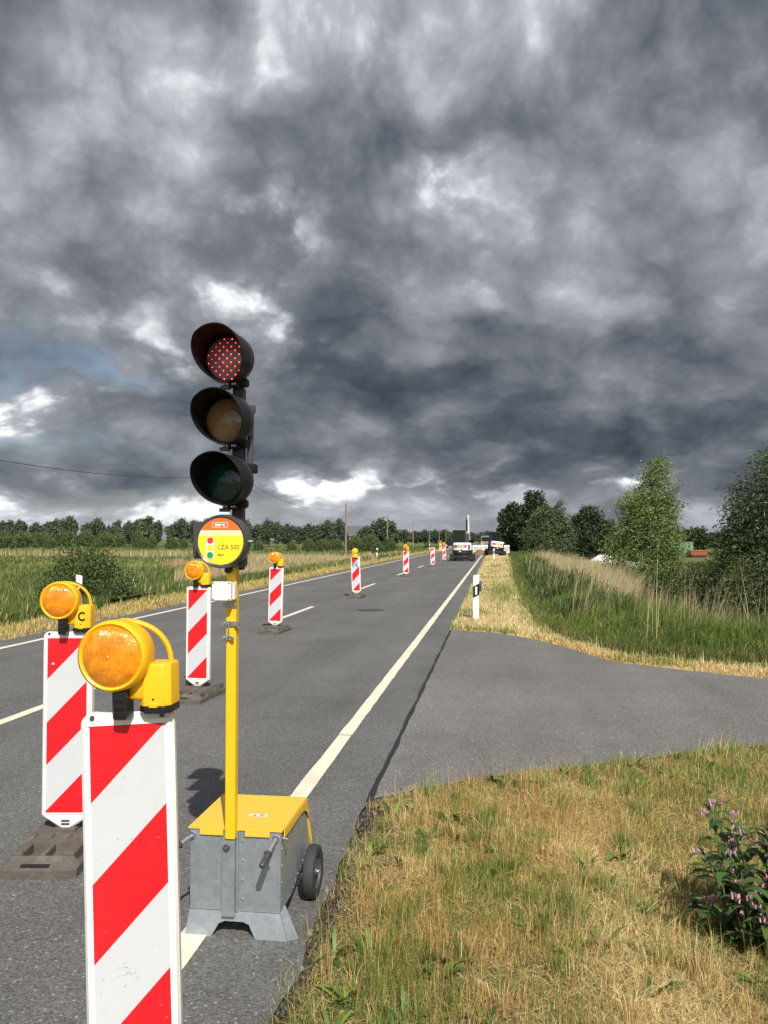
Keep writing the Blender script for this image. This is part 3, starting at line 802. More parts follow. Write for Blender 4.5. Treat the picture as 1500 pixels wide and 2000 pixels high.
def build_signal():
    # local frame: built directly where it stands
    sg = empty('portable_traffic_signal', (0, 0, 0))
    tag(sg, 'portable traffic signal showing red on a yellow pole above a grey wheeled box', 'traffic signal')
    g = M['galv']
    x0, x1, y0, y1 = -1.275, -.885, 3.40, 3.83
    # cabinet: side profile with a curved, raked back
    pr = [(y0, .10), (y0, .432)]
    for k in range(9):
        a = PI / 2 * k / 8
        pr.append((y1 - .12 + .235 * math.sin(a), .415 - .20 * (1 - math.cos(a))))
    pr += [(y1 + .085, .19), (y0 + .20, .10)]
    cb = MB(); cb.prism(pr, 'x', x0, x1, g)
    # front sheet joints, channel for the pole, rivets
    cb.box((x0 - .003, y0 - .004, .092), (x1 + .003, y0 + .002, .098), g)
    cb.box((-1.128, y0 - .03, .088), (-1.074, y0 - .002, .40), g)
    cb.box((-1.072, y0 - .012, .10), (-1.064, y0 - .002, .425), g)
    for z in (.15, .23, .31, .39): cb.lathe([(.0001, -.0045), (.0035, -.0035), (.0045, .001)], M['steel'], 8, T(-1.048, y0 - .001, z))
    for z in (.15, .22, .29, .36): cb.lathe([(.0001, .004), (.003, .003), (.004, -.001)], M['steel'], 8, T(x1, y0 + .02, z), axis='x')
    for i in range(7):
        t = i / 6; cb.lathe([(.0001, .004), (.0025, .003), (.0035, -.001)], M['steel'], 8, T(x1, y0 + .22 + .26 * t, .118 + .078 * t), axis='x')
    cb.lathe([(.0001, -.009), (.013, -.009), (.015, .0)], M['rim_dark'], 16, T(-1.108, y0 - .03, .37))
    cb.lathe([(.0001, -.012), (.005, -.012), (.006, -.006)], M['steel'], 10, T(-1.108, y0 - .03, .37))
    cab = cb.build('cabinet', sg, smooth=30)
    # lid with folded lips at the front and a curved side flange
    y = M['lid_yellow']; ld = MB(); zt0, zt1 = .434, .440
    ld.box((x0 - .008, y0 - .006, zt0), (x1 + .008, y1 + .02, zt1), y)
    for a, b in ((x0 + .045, -1.13), (-1.035, x1 - .045)): ld.box((a, y0 - .010, .412), (b, y0 - .0062, zt1 - .001), y)
    def flange(x, w):
        top = [(y0 + .03, zt0), (y1 + .02, zt0 - .003), (y1 + .135, .19)]
        arc = []
        for k in range(11):
            a = PI * .5 * k / 10
            arc.append((y1 + .09 - .0 * k - (.20) * math.sin(a) ** 1.5 - .17 * (k / 10), .25 + .155 * math.sin(a) ** .8 - .0 * k))
        arc = [(y1 + .122, .19), (y1 + .108, .24), (y1 + .088, .29), (y1 + .06, .335), (y1 + .02, .372), (y1 - .03, .395), (y1 - .09, .403), (y1 - .18, .402), (y1 - .29, .398), (y0 + .03, .40)]
        ld.prism(top + arc, 'x', x, x + w, y)
    flange(x1 + .006, .004); flange(x0 - .010, .004)
    # curved rear apron
    ld.rings([[(x0 - .008, y1 + .02, zt0), (x1 + .008, y1 + .02, zt0), (x1 + .008, y1 + .02, zt1), (x0 - .008, y1 + .02, zt1)],
              [(x0 - .008, y1 + .128, .19), (x1 + .005, y1 + .128, .19), (x1 + .005, y1 + .134, .19), (x0 - .008, y1 + .134, .19)]], y)
    lid = ld.build('lid', cab, smooth=30)
    st = MB(); Xs = T(-1.03, y0 + .17, zt1 + .001)
    st.add([(-.04, -.017, 0), (.04, -.017, 0), (.04, .017, 0), (-.04, .017, 0)], [(0, 1, 2, 3)], M['face_white'], Xs)
    st.add([(-.028, -.012, .0008), (-.004, -.012, .0008), (-.016, .011, .0008)], [(0, 1, 2)], M['ink'], Xs)
    st.add([(-.022, -.009, .0012), (-.010, -.009, .0012), (-.016, .004, .0012)], [(0, 1, 2)], M['face_yellow'], Xs)
    st.lathe([(.012, .0008), (.009, .0008)], M['face_red'], 20, Xs @ T(.017, 0, 0), axis='z')
    st.add([(.008, -.007, .0012), (.011, -.009, .0012), (.026, .007, .0012), (.023, .009, .0012)], [(0, 1, 2, 3)], M['face_red'], Xs)
    st.build('sticker', cab, smooth=0)
    # flared stand under the front
    fd = MB()
    out = [(x0 - .012, .0), (x0 + .10, .0), (x0 + .118, .03), (x0 + .13, .052), (x0 + .155, .062), (x1 - .155, .062), (x1 - .13, .052), (x1 - .118, .03), (x1 - .10, .0), (x1 + .035, .0), (x1 + .0, .097), (x0, .097)]
    def yy_(z): return y0 - .006 - .02 * (1 - z / .097)
    fd.rings([[(a, yy_(b), b) for a, b in out], [(a, yy_(b) + .006, b) for a, b in out]], g)
    fd.add([(x1, y0 - .003, .10), (x1 + .004, y0 + .05, .115), (x1 + .075, y0 + .0, .002), (x1 + .035, y0 - .026, .002)], [(0, 1, 2, 3)], g)
    fd.add([(x1 + .003, y0 - .003, .10), (x1 + .007, y0 + .05, .115), (x1 + .078, y0 + .0, .002), (x1 + .038, y0 - .026, .002)], [(0, 1, 2, 3)], g)
    fd.build('stand_foot', cab, smooth=25)
    # wheels
    for sx, xw in ((1, x1 + .048), (-1, x0 - .048)):
        w = MB(); Xw = T(xw, y1 - .025, .1175) @ Matrix.Scale(.948, 4)
        w.lathe([(.078, -.024), (.104, -.03), (.119, -.024), (.124, -.010), (.124, .010), (.119, .024), (.104, .03), (.078, .024)], M['tyre'], 44, Xw, axis='x')
        wo = w.build('wheel', sg, smooth=40)
        r = MB()
        r.lathe([(.079, .024), (.074, .012), (.05, .006), (.024, .008), (.02, .022), (.0001, .022)], M['rim_grey'], 36, Xw, axis='x')
        r.lathe([(.079, -.024), (.074, -.012), (.05, -.006), (.024, -.008), (.02, -.022), (.0001, -.022)], M['rim_grey'], 36, Xw, axis='x')
        for k in range(5):
            a = 2 * PI * k / 5
            r.tube([(.009 , .02 * math.cos(a), .02 * math.sin(a)), (.012, .074 * math.cos(a), .074 * math.sin(a))], .005, M['rim_grey'], 6, Xw)
        r.lathe([(.0001, sx * .03), (.01, sx * .03), (.011, sx * .02)], M['steel'], 12, Xw, axis='x')
        r.tube([(-sx * .06, 0, 0), (-sx * .02, 0, 0)], .011, M['dark_steel'], 10, Xw)
        r.build('rim', wo, smooth=40)
    # pull handles folding out of the front
    for nm, p0, p1 in (('handle', (-1.265, y0 - .004, .405), (-1.325, y0 - .115, .372)), ('handle', (-.905, y0 - .004, .405), (-.925, y0 - .15, .345))):
        h = MB(); p0, p1 = Vector(p0), Vector(p1); d = (p1 - p0)
        h.tube([p0, p0 + d * .65], .0085, M['galv'], 12)
        h.lathe([(.014, -.004), (.016, 0), (.014, .004)], M['galv'], 14, T(*p0) )
        ho = h.build(nm, sg, smooth=50)
        gr = MB(); u = d.normalized()
        pts = [p0 + d * t for t in (.5, .53, .56, .57, .62, .8, .97, 1.0)]
        gr.tube(pts, [.012, .017, .017, .0135, .0125, .0135, .0125, .007], M['rim_dark'], 16)
        gr.build('grip', ho, smooth=50)
    # lid latch
    la = MB(); la.tube([(x1 + .006, y0 + .012, .405), (x1 + .03, y0 + .012, .40)], .004, M['steel'], 8); la.tube([(x1 + .03, y0 + .012, .385), (x1 + .03, y0 + .012, .412)], .0045, M['steel'], 8)
    la.build('latch', sg, smooth=50)
    # poles
    px = -1.093
    p = MB(); p.box((px - .0215, y0 - .036, .405), (px + .0215, y0 + .006, 1.60), M['yellow_paint'], ch=.003); p.build('pole', sg, smooth=30)
    p = MB(); p.box((px - .024 + .01, y0 + .008, 1.52), (px + .024 + .01, y0 + .05, 2.30), M['pole_black'], ch=.003); p.build('upper_pole', sg, smooth=30)
    for z, l, e in ((2.416, 'lens_red', True), (2.155, 'lens_amber', False), (1.898, 'lens_green', False)): signal_head(sg, z, M[l], e)
    # control unit: thick round casing with printed face
    X = T(-1.112, 3.29, 1.642) @ Matrix.Scale(1.015, 4)
    c = MB(); c.lathe([(.094, -.008), (.102, -.012), (.108, -.004), (.110, .02), (.110, .05), (.104, .078), (.09, .09), (.0001, .09)], M['rim_dark'], 48, X)
    c.box((-.142, .055, -.072), (-.03, .115, .082), M['rim_dark'], X, ch=.006)
    c.box((.02, .05, -.108), (.082, .1, -.055), M['rim_dark'], X, ch=.008)
    c.lathe([(.0001, -.02), (.012, -.02), (.014, -.012), (.014, .01)], M['black_plastic'], 16, X @ T(.012, .06, -.118))
    c.lathe([(.0001, .02), (.004, .018), (.006, .006), (.006, 0)], M['steel'], 10, X @ T(.108, .012, .0), axis='x')
    c.box((-.0, .09, -.1), (.05, .125, .1), M['pole_black'], X)
    cu = c.build('control_unit', sg, smooth=40)
    f = MB(); y_ = -.0085; r = .0945; n = 72
    zc0, zc1 = .044, .024
    def seg(za, zb, m, y):
        pts = []
        for k in range(25): zz = za + (zb - za) * k / 24; pts.append((-math.sqrt(max(0, r * r - zz * zz)), zz))
        for k in range(25): zz = zb + (za - zb) * k / 24; pts.append((math.sqrt(max(0, r * r - zz * zz)), zz))
        f.add([(a, y, b) for a, b in pts], [tuple(range(len(pts)))], m, X)
    seg(-r + 1e-4, zc1, M['face_yellow'], y_); seg(zc1, zc0, M['face_white'], y_); seg(zc0, r - 1e-4, M['face_orange'], y_)
    for zz in (.028, .0325, .037): seg(zz, zz + .0018, M['face_yellow'], y_ - .0006)
    def rrect(cx, cz, w, h, rad, m, y):
        pts = []
        for qx, qz, a0 in ((1, 1, 0), (-1, 1, 90), (-1, -1, 180), (1, -1, 270)):
            for k in range(7):
                a = R(a0 + 15 * k); pts.append((cx + qx * (w - rad) + rad * math.cos(a), y, cz + qz * (h - rad) + rad * math.sin(a)))
        f.add(pts, [tuple(range(len(pts)))], m, X)
    rrect(-.003, .066, .032, .0105, .004, M['face_white'], y_ - .0006); rrect(-.003, .066, .0295, .0085, .003, M['face_red'], y_ - .0012)
    rrect(-.043, -.026, .0178, .0465, .0177, M['face_grey'], y_ - .0006); rrect(-.043, -.026, .0165, .0452, .0164, M['face_white'], y_ - .0012)
    for dz, m in ((.0295, M['face_red']), (0, M['face_yellow']), (-.0295, M['face_green'])):
        f.disc((-.043, y_ - .0018, -.026 + dz), .0132, m, 28, X=X)
        f.lathe([(.0132, y_ - .0022), (.0126, y_ - .0022)], M['face_grey'], 28, X @ T(-.043, 0, -.026 + dz))
    f.build('face_plate', cu, smooth=0)
    L1 = text_mesh('lettering', 'LZA 500', .0255, M['ink'], cu, X @ T(.034, y_ - .0012, -.024) @ FRONT, xs=.98)
    text_mesh('lettering', 'Slave', .0125, M['ink'], cu, X @ T(.0005, y_ - .0012, -.054) @ FRONT, bold=.0003)
    text_mesh('lettering', 'nissen', .0185, M['face_white'], cu, X @ T(-.003, y_ - .0018, .067) @ FRONT, bold=.0009, xs=.98)
    # small cream junction box, clamps, antenna
    j = MB(); Xj = T(-1.113, y0 - .108, 1.436)
    j.box((-.0405, .0, -.0395), (.0405, .036, .0395), M['cream'], Xj, ch=.004); j.box((-.034, .036, -.034), (.046, .072, .034), M['cream'], Xj)
    for sx in (-1, 1):
        for sz in (-1, 1): j.lathe([(.0001, -.001), (.003, -.001), (.004, .001)], M['rim_grey'], 8, Xj @ T(sx * .034, 0, sz * .033))
    j.build('junction_box', sg, smooth=35)
    k = MB(); s = M['steel']
    k.box((px - .034, y0 - .042, 1.365), (px + .024, y0 - .036, 1.388), s)
    for dx in (-.012, .004, .018): k.lathe([(.0001, -.006), (.005, -.006), (.005, .0)], s, 8, T(px + dx, y0 - .042, 1.376))
    k.build('clamp', sg, smooth=40)
    k = MB()
    k.box((px - .026, y0 - .044, 1.288), (px + .026, y0 - .0365, 1.308), s)
    for dx in (-.03, .03): k.lathe([(.0001, -.012), (.008, -.012), (.009, .012), (.0001, .012)], s, 10, T(px + dx, y0 - .045, 1.298))
    k.tube([(px - .004, y0 - .055, 1.305), (px - .004, y0 - .055, 1.245)], .0035, s, 8)
    k.lathe([(.0001, -.01), (.007, -.01), (.007, .004)], s, 8, T(px - .004, y0 - .046, 1.304))
    for sx in (-1, 1):
        k.tube([(px - .004, y0 - .055, 1.248), (px - .004 + sx * .012, y0 - .056, 1.242), (px - .004 + sx * .024, y0 - .057, 1.237)], [.004, .008, .009], s, 10, flat=(.45, 1.0))
    k.build('clamp', sg, smooth=40)
    a = MB(); ax = -1.04; ay = y0 + .06
    a.tube([(ax - .004, ay, 1.975), (ax, ay, 2.20)], .0135, M['rim_dark'], 14); a.box((ax - .004, ay - .014, 2.195), (ax + .017, ay + .014, 2.228), M['rim_dark'])
    a.box((ax - .02, ay - .03, 1.935), (ax + .024, ay + .03, 1.975), M['matt_black'], ch=.004); a.box((-1.09, ay - .012, 1.945), (ax - .02, ay + .012, 1.965), M['matt_black'])
    a.build('antenna', sg, smooth=40)
    for c in sg.children: pass
    return sg
build_signal()

# ------------------------------------------------------------------ delineator posts
def make_delineator(left, blue=False):
    t = empty('delineator_post')
    mb = MB(); m = M['white']; h, d_ = .06, .05
    zl, zr = (.915, .945) if not left else (.945, .915)
    sec = [(-h, -d_ * .5), (h, -d_ * .5), (h, d_ * .2), (h * .5, d_), (-h * .5, d_), (-h, d_ * .2)]
    def ring(z0, z1): return [(x, y, z0 + (z1 - z0) * (x + h) / (2 * h)) for x, y in sec]
    mb.rings([ring(-.1, -.1), ring(zl, zr)], m); po = mb.build('post', t, smooth=30)
    bb = MB(); s = 1.012; sec2 = [(x * 1.02, y * 1.05) for x, y in sec]; sg_ = 1 if not left else -1
    def ring2(z): return [(x, y, z + sg_ * .03 * x / h) for x, y in sec2]
    bz = .05 if left else 0
    bb.rings([ring2(.49 + bz), ring2(.725 + bz)], M['matt_black']); bb.build('black_band', t, smooth=30)
    rf = MB(); y = -d_ * .53 - .002
    if left: pass
    if not left: rf.box((-.019, y - .004, .525), (.022, y + .001, .69), M['reflector'])
    else:
        rf.lathe([(.0001, y - .004), (.02, y - .004), (.022, y + .001)], M['reflector'], 18, T(0, 0, .68))
        r2 = MB(); r2.lathe([(.0001, y - .004), (.02, y - .004), (.022, y + .001)], M['reflector'], 18, T(0, 0, .58)); r2.build('reflector', t, smooth=30)
    rf.build('reflector', t, smooth=30)
    if blue:
        q = MB(); q.box((h, -.02, .60), (h + .045, .02, .74), M['rim_dark']); q.box((h + .002, -.024, .72), (h + .043, .016, .80), M['blue_reflector']); q.build('wildlife_reflector', t, smooth=0)
    return t
GD = 'white delineator posts beside the road'
dp = make_delineator(False, True); place(dp, -.37, 17.0, -6, .6); tag(dp, 'white roadside post with black band and blue reflector on the dry right verge', 'delineator post', GD)
d2 = make_delineator(False); place(d2, -.02, 66.5, 0, 0); tag(d2, 'small white roadside post in front of the far excavator on the right verge', 'delineator post', GD)
d3 = make_delineator(True); place(d3, -8.25, 15.7, 10, 0); tag(d3, 'white topped roadside post in front of the round leafy bush on the left', 'delineator post', GD)
d4 = copy_tree(d3); place(d4, -9.7, 68.6, 5, 1); tag(d4, 'white roadside post on the left verge behind the blue lettered beacon', 'delineator post', GD)
d5 = copy_tree(d3); place(d5, -9.3, 120, 0, 0); tag(d5, 'tiny far roadside post on the left verge behind the beacon without a lamp', 'delineator post', GD)
for q in (d4, d5): q.location.z = .0
mh = MB(); mh.lathe([(.0001, .007), (.27, .007), (.275, .003), (.31, .0065), (.325, .0035)], M['iron'], 40, axis='z')
for i in range(-5, 6):
    for j in range(-5, 6):
        if math.hypot(i, j) < 5.2: mh.box((i * .048 - .012, j * .048 - .012, .0072), (i * .048 + .012, j * .048 + .012, .010), M['iron'])
o = mh.build('manhole_cover', smooth=0); o.location = (-2.85, 19.15, .0); tag(o, 'round cast iron manhole cover set in the grey lane', 'manhole cover')

# ------------------------------------------------------------------ overhead line
PZ = -.85
poles = [(-19.2, 3, 'out of view'), (-18.5, 57, 'a'), (-19.8, 110, 'b'), (-21.0, 163, 'c'), (-22.0, 226, 'd'), (-21.8, 281, 'e'), (-22.3, 340, 'f'), (-23, 400, 'g')]
plab = {'a': 'wooden line pole standing behind the round control unit of the signal', 'b': 'tallest wooden line pole, above the beacon with the blue letter',
        'c': 'second wooden line pole along the field, beside a round dark tree', 'd': 'third wooden line pole, over the far left verge', 'e': 'fourth thin line pole, just left of the far yellow beacon', 'f': 'fifth thin line pole, just above the last beacon with a lamp', 'g': 'last tiny line pole in the distance'}
tops = []
p0 = None
for x, y, k in poles:
    if k == 'out of view': tops.append(Vector((x, y, 6.5))); continue
    if p0 is None:
        p0 = empty('line_pole'); mb = MB(); mb.tube([(0, 0, -.3), (0, 0, 3), (0, 0, 7.35)], [.14, .125, .10], M['wood'], 14); mb.build('pole', p0, smooth=50)
        q = MB(); q.tube([(.1, 0, 7.05), (.2, 0, 7.05), (.2, 0, 7.15)], .012, M['dark_steel'], 6); q.lathe([(.0001, 7.26), (.03, 7.25), (.045, 7.2), (.03, 7.15), (.035, 7.12)], M['white'], 12, T(.2, 0, 0), axis='z'); q.build('insulator', p0, smooth=50)
        o = p0
    else: o = copy_tree(p0)
    o.location = (x, y, PZ); tag(o, plab[k], 'line pole', 'wooden poles of the overhead line')
    if k in 'efg': o.scale = (1, 1, .96)
    tops.append(Vector((x + .2, y, PZ + 7.2 * o.scale.z)))
wm = MB()
for a, b in zip(tops[:-1], tops[1:]):
    sag = 1.75 if b.y < 60 else 1.5
    wm.tube([a.lerp(b, t) - Vector((0, 0, sag * 4 * t * (1 - t))) for t in np.linspace(0, 1, 25)], .013, M['wire'], 5, caps=False)
tag(wm.build('overhead_wire', smooth=50), 'thin dark wire sagging between the wooden line poles', 'wire')

# ------------------------------------------------------------------ excavators
def make_excavator(arm_up, operator):
    t = empty('mini_excavator'); bk = M['mach_black']; wh = M['mach_white']
    for sx in (-1, 1):
        tr = MB(); xa, xb = sx * .55, sx * .90
        prof = []
        for cy, s in ((.75, 1), (-.75, -1)):
            for k in range(9):
                a = s * (PI / 2 - PI * k / 8) if s > 0 else PI / 2 + PI * k / 8
                prof.append((cy + .24 * math.cos(a), .25 + .24 * math.sin(a)))
        tr.prism(prof, 'x', min(xa, xb), max(xa, xb), M['track'])
        for k in range(22):
            y = -.9 + 1.8 * k / 21
            tr.box((min(xa, xb) - .004, y - .02, -.0), (max(xa, xb) + .004, y + .02, .012), M['track']); tr.box((min(xa, xb) - .004, y - .02, .488), (max(xa, xb) + .004, y + .02, .505), M['track'])
        for k in range(6):
            z = .05 + k * .08
            for yy in (-.985, .965): tr.box((min(xa, xb) - .004, yy, z), (max(xa, xb) + .004, yy + .03, z + .03), M['track'])
        to = tr.build('track', t, smooth=40)
        for cy in (-.75, 0, .75): sp = MB(); sp.lathe([(.0001, sx * .012), (.14, sx * .01), (.16, -sx * .02)], bk, 18, T(sx * .90, cy, .25), axis='x'); sp.build('sprocket', to, smooth=40)
    f = MB(); f.box((-.55, -.6, .22), (.55, .6, .5), bk, ch=.04); f.box((-.25, -.3, .5), (.25, .3, .62), bk); f.box((-.56, -.9, .16), (.56, -.6, .44), bk, ch=.04); f.box((-.9, 1.15, .06), (.9, 1.22, .42), bk); f.box((-.55, .6, .2), (-.4, 1.15, .3), bk); f.box((.4, .6, .2), (.55, 1.15, .3), bk)
    f.build('undercarriage', t, smooth=30, bevel=.01)
    pl = MB()
    out = []
    for k in range(17):
        a = PI + PI * k / 16; out.append((.74 * math.cos(a), -.35 + .62 * math.sin(a)))
    out += [(.74, .7), (-.74, .7)]
    pl.rings([[(x * .9, y * .92, .46) for x, y in out], [(x * 1.0, y, .54) for x, y in out], [(x, y, .82) for x, y in out]], bk)
    pl.box((-.72, .1, .8), (-.70, .72, .95), bk)
    pl.box((-.2, -.985, .70), (.0, -.962, .77), M['face_yellow'])
    pl.build('slew_platform', t, smooth=30)
    cw = MB()
    o2 = []
    for k in range(17):
        a = PI + PI * k / 16; o2.append((.71 * math.cos(a), -.33 + .60 * math.sin(a)))
    o2 += [(.71, .1), (-.6, .1)]
    cw.rings([[(x, y, .83) for x, y in o2], [(x, y, 1.27) for x, y in o2], [(x * .93, y * .95, 1.37) for x, y in o2], [(x * .85, y * .9, 1.40) for x, y in o2]], wh)
    cw.box((.50, -.795, .90), (.62, -.5, 1.25), bk, ch=.02)
    cw.box((-.05, -.955, .86), (.06, -.915, .92), bk)
    co = cw.build('counterweight', t, smooth=40)
    lb = MB(); n = 12
    pts = []
    for k in range(n + 1):
        x = -.62 + 1.02 * k / n; a = math.acos(max(-1, min(1, x / .71))); y = -.33 - .60 * math.sin(a) - .006; pts.append((x, y))
    lb.add([(x, y, 1.02) for x, y in pts] + [(x, y, 1.22) for x, y in pts], [(i, i + 1, n + 2 + i, n + 1 + i) for i in range(n)], M['label_red'])
    lb.build('label_panel', co, smooth=40)
    tx = text_mesh('lettering', 'Bobcat', .19, M['face_white'], co, T(-.06, -.957, 1.12) @ FRONT, bold=.006)
    for v in tx.data.vertices:
        x = v.co.x; a = math.acos(max(-1, min(1, x / .71))); v.co.y = -.33 - .60 * math.sin(a) - .011
    # cab: posts, roof, panes
    c = MB(); x0, x1, y0, y1, z0, z1 = -.72, .26, -.38, .72, .82, 2.28
    for x in (x0, x1 - .07):
        for y in (y0, y1 - .07): c.box((x, y, z0), (x + .07, y + .07, z1), bk)
        c.box((x, y0 + .07, 1.40), (x + .07, y1 - .07, 1.45), bk)
    c.box((x0 - .02, y0 - .03, z1), (x1 + .02, y1 + .08, z1 + .08), bk, ch=.025)
    c.box((x0 + .07, y0, z0), (x1 - .07, y0 + .05, 1.42), bk); c.box((x0, y0 + .07, z0), (x0 + .04, y1 - .07, 1.40), bk)
    c.box((-.45, -.1, .84), (.0, .35, 1.18), bk, ch=.04); c.box((-.45, -.22, 1.1), (.0, -.1, 1.75), bk, ch=.05)
    cb = c.build('cab', t, smooth=30)
    for nm, lo, hi in (('window', (x0 + .07, y0 + .02, 1.42), (x1 - .07, y0 + .028, z1)), ('window', (x0 + .02, y0 + .07, 1.45), (x0 + .028, y1 - .07, z1)), ('window', (x1 - .03, y0 + .07, 1.45), (x1 - .022, y1 - .07, z1)), ('window', (x0 + .07, y1 - .03, 1.0), (x1 - .07, y1 - .022, z1))):
        w = MB(); w.box(lo, hi, M['glass']); w.build(nm, cb, smooth=0)
    # boom, dipper and bucket
    def beam(name, pts, w, hs, m):
        mb = MB(); rg = []
        for i, (y, z) in enumerate(pts):
            a = Vector(pts[min(i + 1, len(pts) - 1)]) - Vector(pts[max(i - 1, 0)]); a.normalize(); nrm = Vector((-a.y, a.x)); h = hs[i] / 2
            rg.append([(.34 + dx, y + nrm.x * s * h, z + nrm.y * s * h) for dx, s in ((-w / 2, -1), (w / 2, -1), (w / 2, 1), (-w / 2, 1))])
        mb.rings(rg, m); return mb.build(name, t, smooth=30, bevel=.008)
    if arm_up:
        beam('boom', [(1.52, 2.1), (1.58, 2.5), (1.38, 3.15), (1.25, 3.45)], .10, [.28, .3, .2, .14], wh)
        beam('boom_foot', [(.85, .85), (1.35, 1.7), (1.522, 2.1)], .09, [.2, .28, .27], bk)
        beam('dipper', [(1.2, 3.5), (1.5, 3.1), (2.1, 2.0), (2.3, 1.6)], .13, [.12, .22, .18, .12], wh)
        h = MB(); h.tube([(.22, .98, 1.1), (.22, 1.30, 2.0)], .055, bk, 10); h.tube([(.22, 1.30, 2.0), (.22, 1.42, 2.5)], .032, M['steel'], 10)
        h.tube([(.22, 1.40, 2.3), (.22, 1.28, 3.2)], .065, bk, 10); h.tube([(.19, 1.3, 3.2), (.2, 1.24, 3.5)], .03, M['steel'], 8); h.build('hydraulic_cylinder', t, smooth=50)
        k0 = (2.35, 1.5)
    else:
        beam('boom', [(.85, .85), (1.5, 1.8), (2.2, 2.0), (3.0, 1.75)], .16, [.2, .28, .26, .14], wh)
        beam('dipper', [(2.9, 1.95), (3.1, 1.6), (3.15, .75)], .13, [.12, .2, .12], wh)
        h = MB(); h.tube([(.34, .95, 1.1), (.34, 1.5, 1.45)], .05, bk, 10); h.build('hydraulic_cylinder', t, smooth=50)
        k0 = (3.1, .62)
    b = MB(); prof = [(k0[0] - .1, k0[1] + .1), (k0[0] + .15, k0[1] + .12), (k0[0] + .3, k0[1] - .15), (k0[0] + .15, k0[1] - .4), (k0[0] - .15, k0[1] - .42), (k0[0] - .12, k0[1] - .38), (k0[0] + .1, k0[1] - .34), (k0[0] + .2, k0[1] - .15)]
    b.prism(prof, 'x', .1, .58, bk); b.build('bucket', t, smooth=25)
    return t
e1 = make_excavator(True, False); e1.location = (-2.42, 64.2, 0); e1.rotation_euler = (0, 0, R(-3)); tag(e1, 'white and black mini excavator with raised boom standing in the right lane', 'excavator', 'mini excavators at the road works')
e2 = make_excavator(False, True); e2.location = (.12, 87.0, .06); e2.rotation_euler = (R(2), R(6.5), R(14)); tag(e2, 'tilted white and black mini excavator digging at the right verge, driver in its cab', 'excavator', 'mini excavators at the road works')

def person_mesh(name, verts, edges, radii):
    me = bpy.data.meshes.new(name); me.from_pydata(verts, edges, [])
    o = bpy.data.objects.new(name, me); COL.objects.link(o)
    sk = o.modifiers.new('skin', 'SKIN'); sb = o.modifiers.new('sub', 'SUBSURF'); sb.levels = 2; sb.render_levels = 2
    for i, r in enumerate(radii):
        d = me.skin_vertices[0].data[i]; d.radius = r if hasattr(r, '__len__') else (r, r)
        if i == 0: d.use_root = True
    dg = bpy.context.evaluated_depsgraph_get(); dg.update()
    m2 = bpy.data.meshes.new_from_object(o.evaluated_get(dg)); bpy.data.objects.remove(o)
    o = bpy.data.objects.new(name, m2); COL.objects.link(o)
    for p in m2.polygons: p.use_smooth = True
    return o
# seated driver: pelvis, chest, neck, head, arms to the levers, thighs forward, feet on the floor
pv = [(0, 0, 1.26), (0, -.02, 1.45), (0, -.01, 1.62), (0, .0, 1.72), (0, .02, 1.84), (0, .01, 1.93),
      (-.19, -.01, 1.60), (-.25, .08, 1.38), (-.20, .28, 1.32), (-.19, .36, 1.33), (.19, -.01, 1.60), (.25, .08, 1.38), (.20, .28, 1.32), (.19, .36, 1.33),
      (-.10, .05, 1.24), (-.12, .42, 1.26), (-.12, .45, .95), (-.12, .55, .90), (.10, .05, 1.24), (.12, .42, 1.26), (.12, .45, .95), (.12, .55, .90)]
pe = [(0, 1), (1, 2), (2, 3), (3, 4), (4, 5), (2, 6), (6, 7), (7, 8), (8, 9), (2, 10), (10, 11), (11, 12), (12, 13), (0, 14), (14, 15), (15, 16), (16, 17), (0, 18), (18, 19), (19, 20), (20, 21)]
prd = [(.15, .12), (.15, .11), (.15, .10), .055, (.085, .1), (.07, .08), .065, .05, .04, .045, .065, .05, .04, .045, .085, .065, .05, .045, .085, .065, .05, .045]
pb = person_mesh('person', pv, pe, prd)
for m in ('hivis', 'skin', 'trousers'): pb.data.materials.append(M[m])
for p in pb.data.polygons:
    c = p.center
    p.material_index = 1 if (c.z > 1.70 or (c.y > .29 and c.z > 1.3 and abs(c.x) > .14)) else 2 if c.z < 1.30 else 0
h = MB(); h.lathe([(.118, 1.885), (.108, 1.89), (.10, 1.94), (.07, 1.985), (.0001, 2.0)], M['helmet'], 18, T(0, .01, 0), axis='z'); h.build('helmet', pb, smooth=50)
fc = MB()
for sx in (-1, 1): fc.lathe([(.0001, .004), (.012, .003), (.013, 0)], M['matt_black'], 8, T(sx * .034, .112, 1.855))
fc.box((-.012, .108, 1.81), (.012, .13, 1.845), M['skin'], ch=.005); fc.box((-.028, .106, 1.78), (.028, .112, 1.788), M['label_red']); fc.build('face', pb, smooth=40)
pb.matrix_world = Matrix.Translation(e2.location) @ e2.rotation_euler.to_matrix().to_4x4() @ T(-.22, .1, 0)
tag(pb, 'person in a yellow green high visibility vest sitting in the far excavator cab', 'person')

def bearing(px): return math.tan(math.atan((px - 750) / 1618.0) - R(7.569))
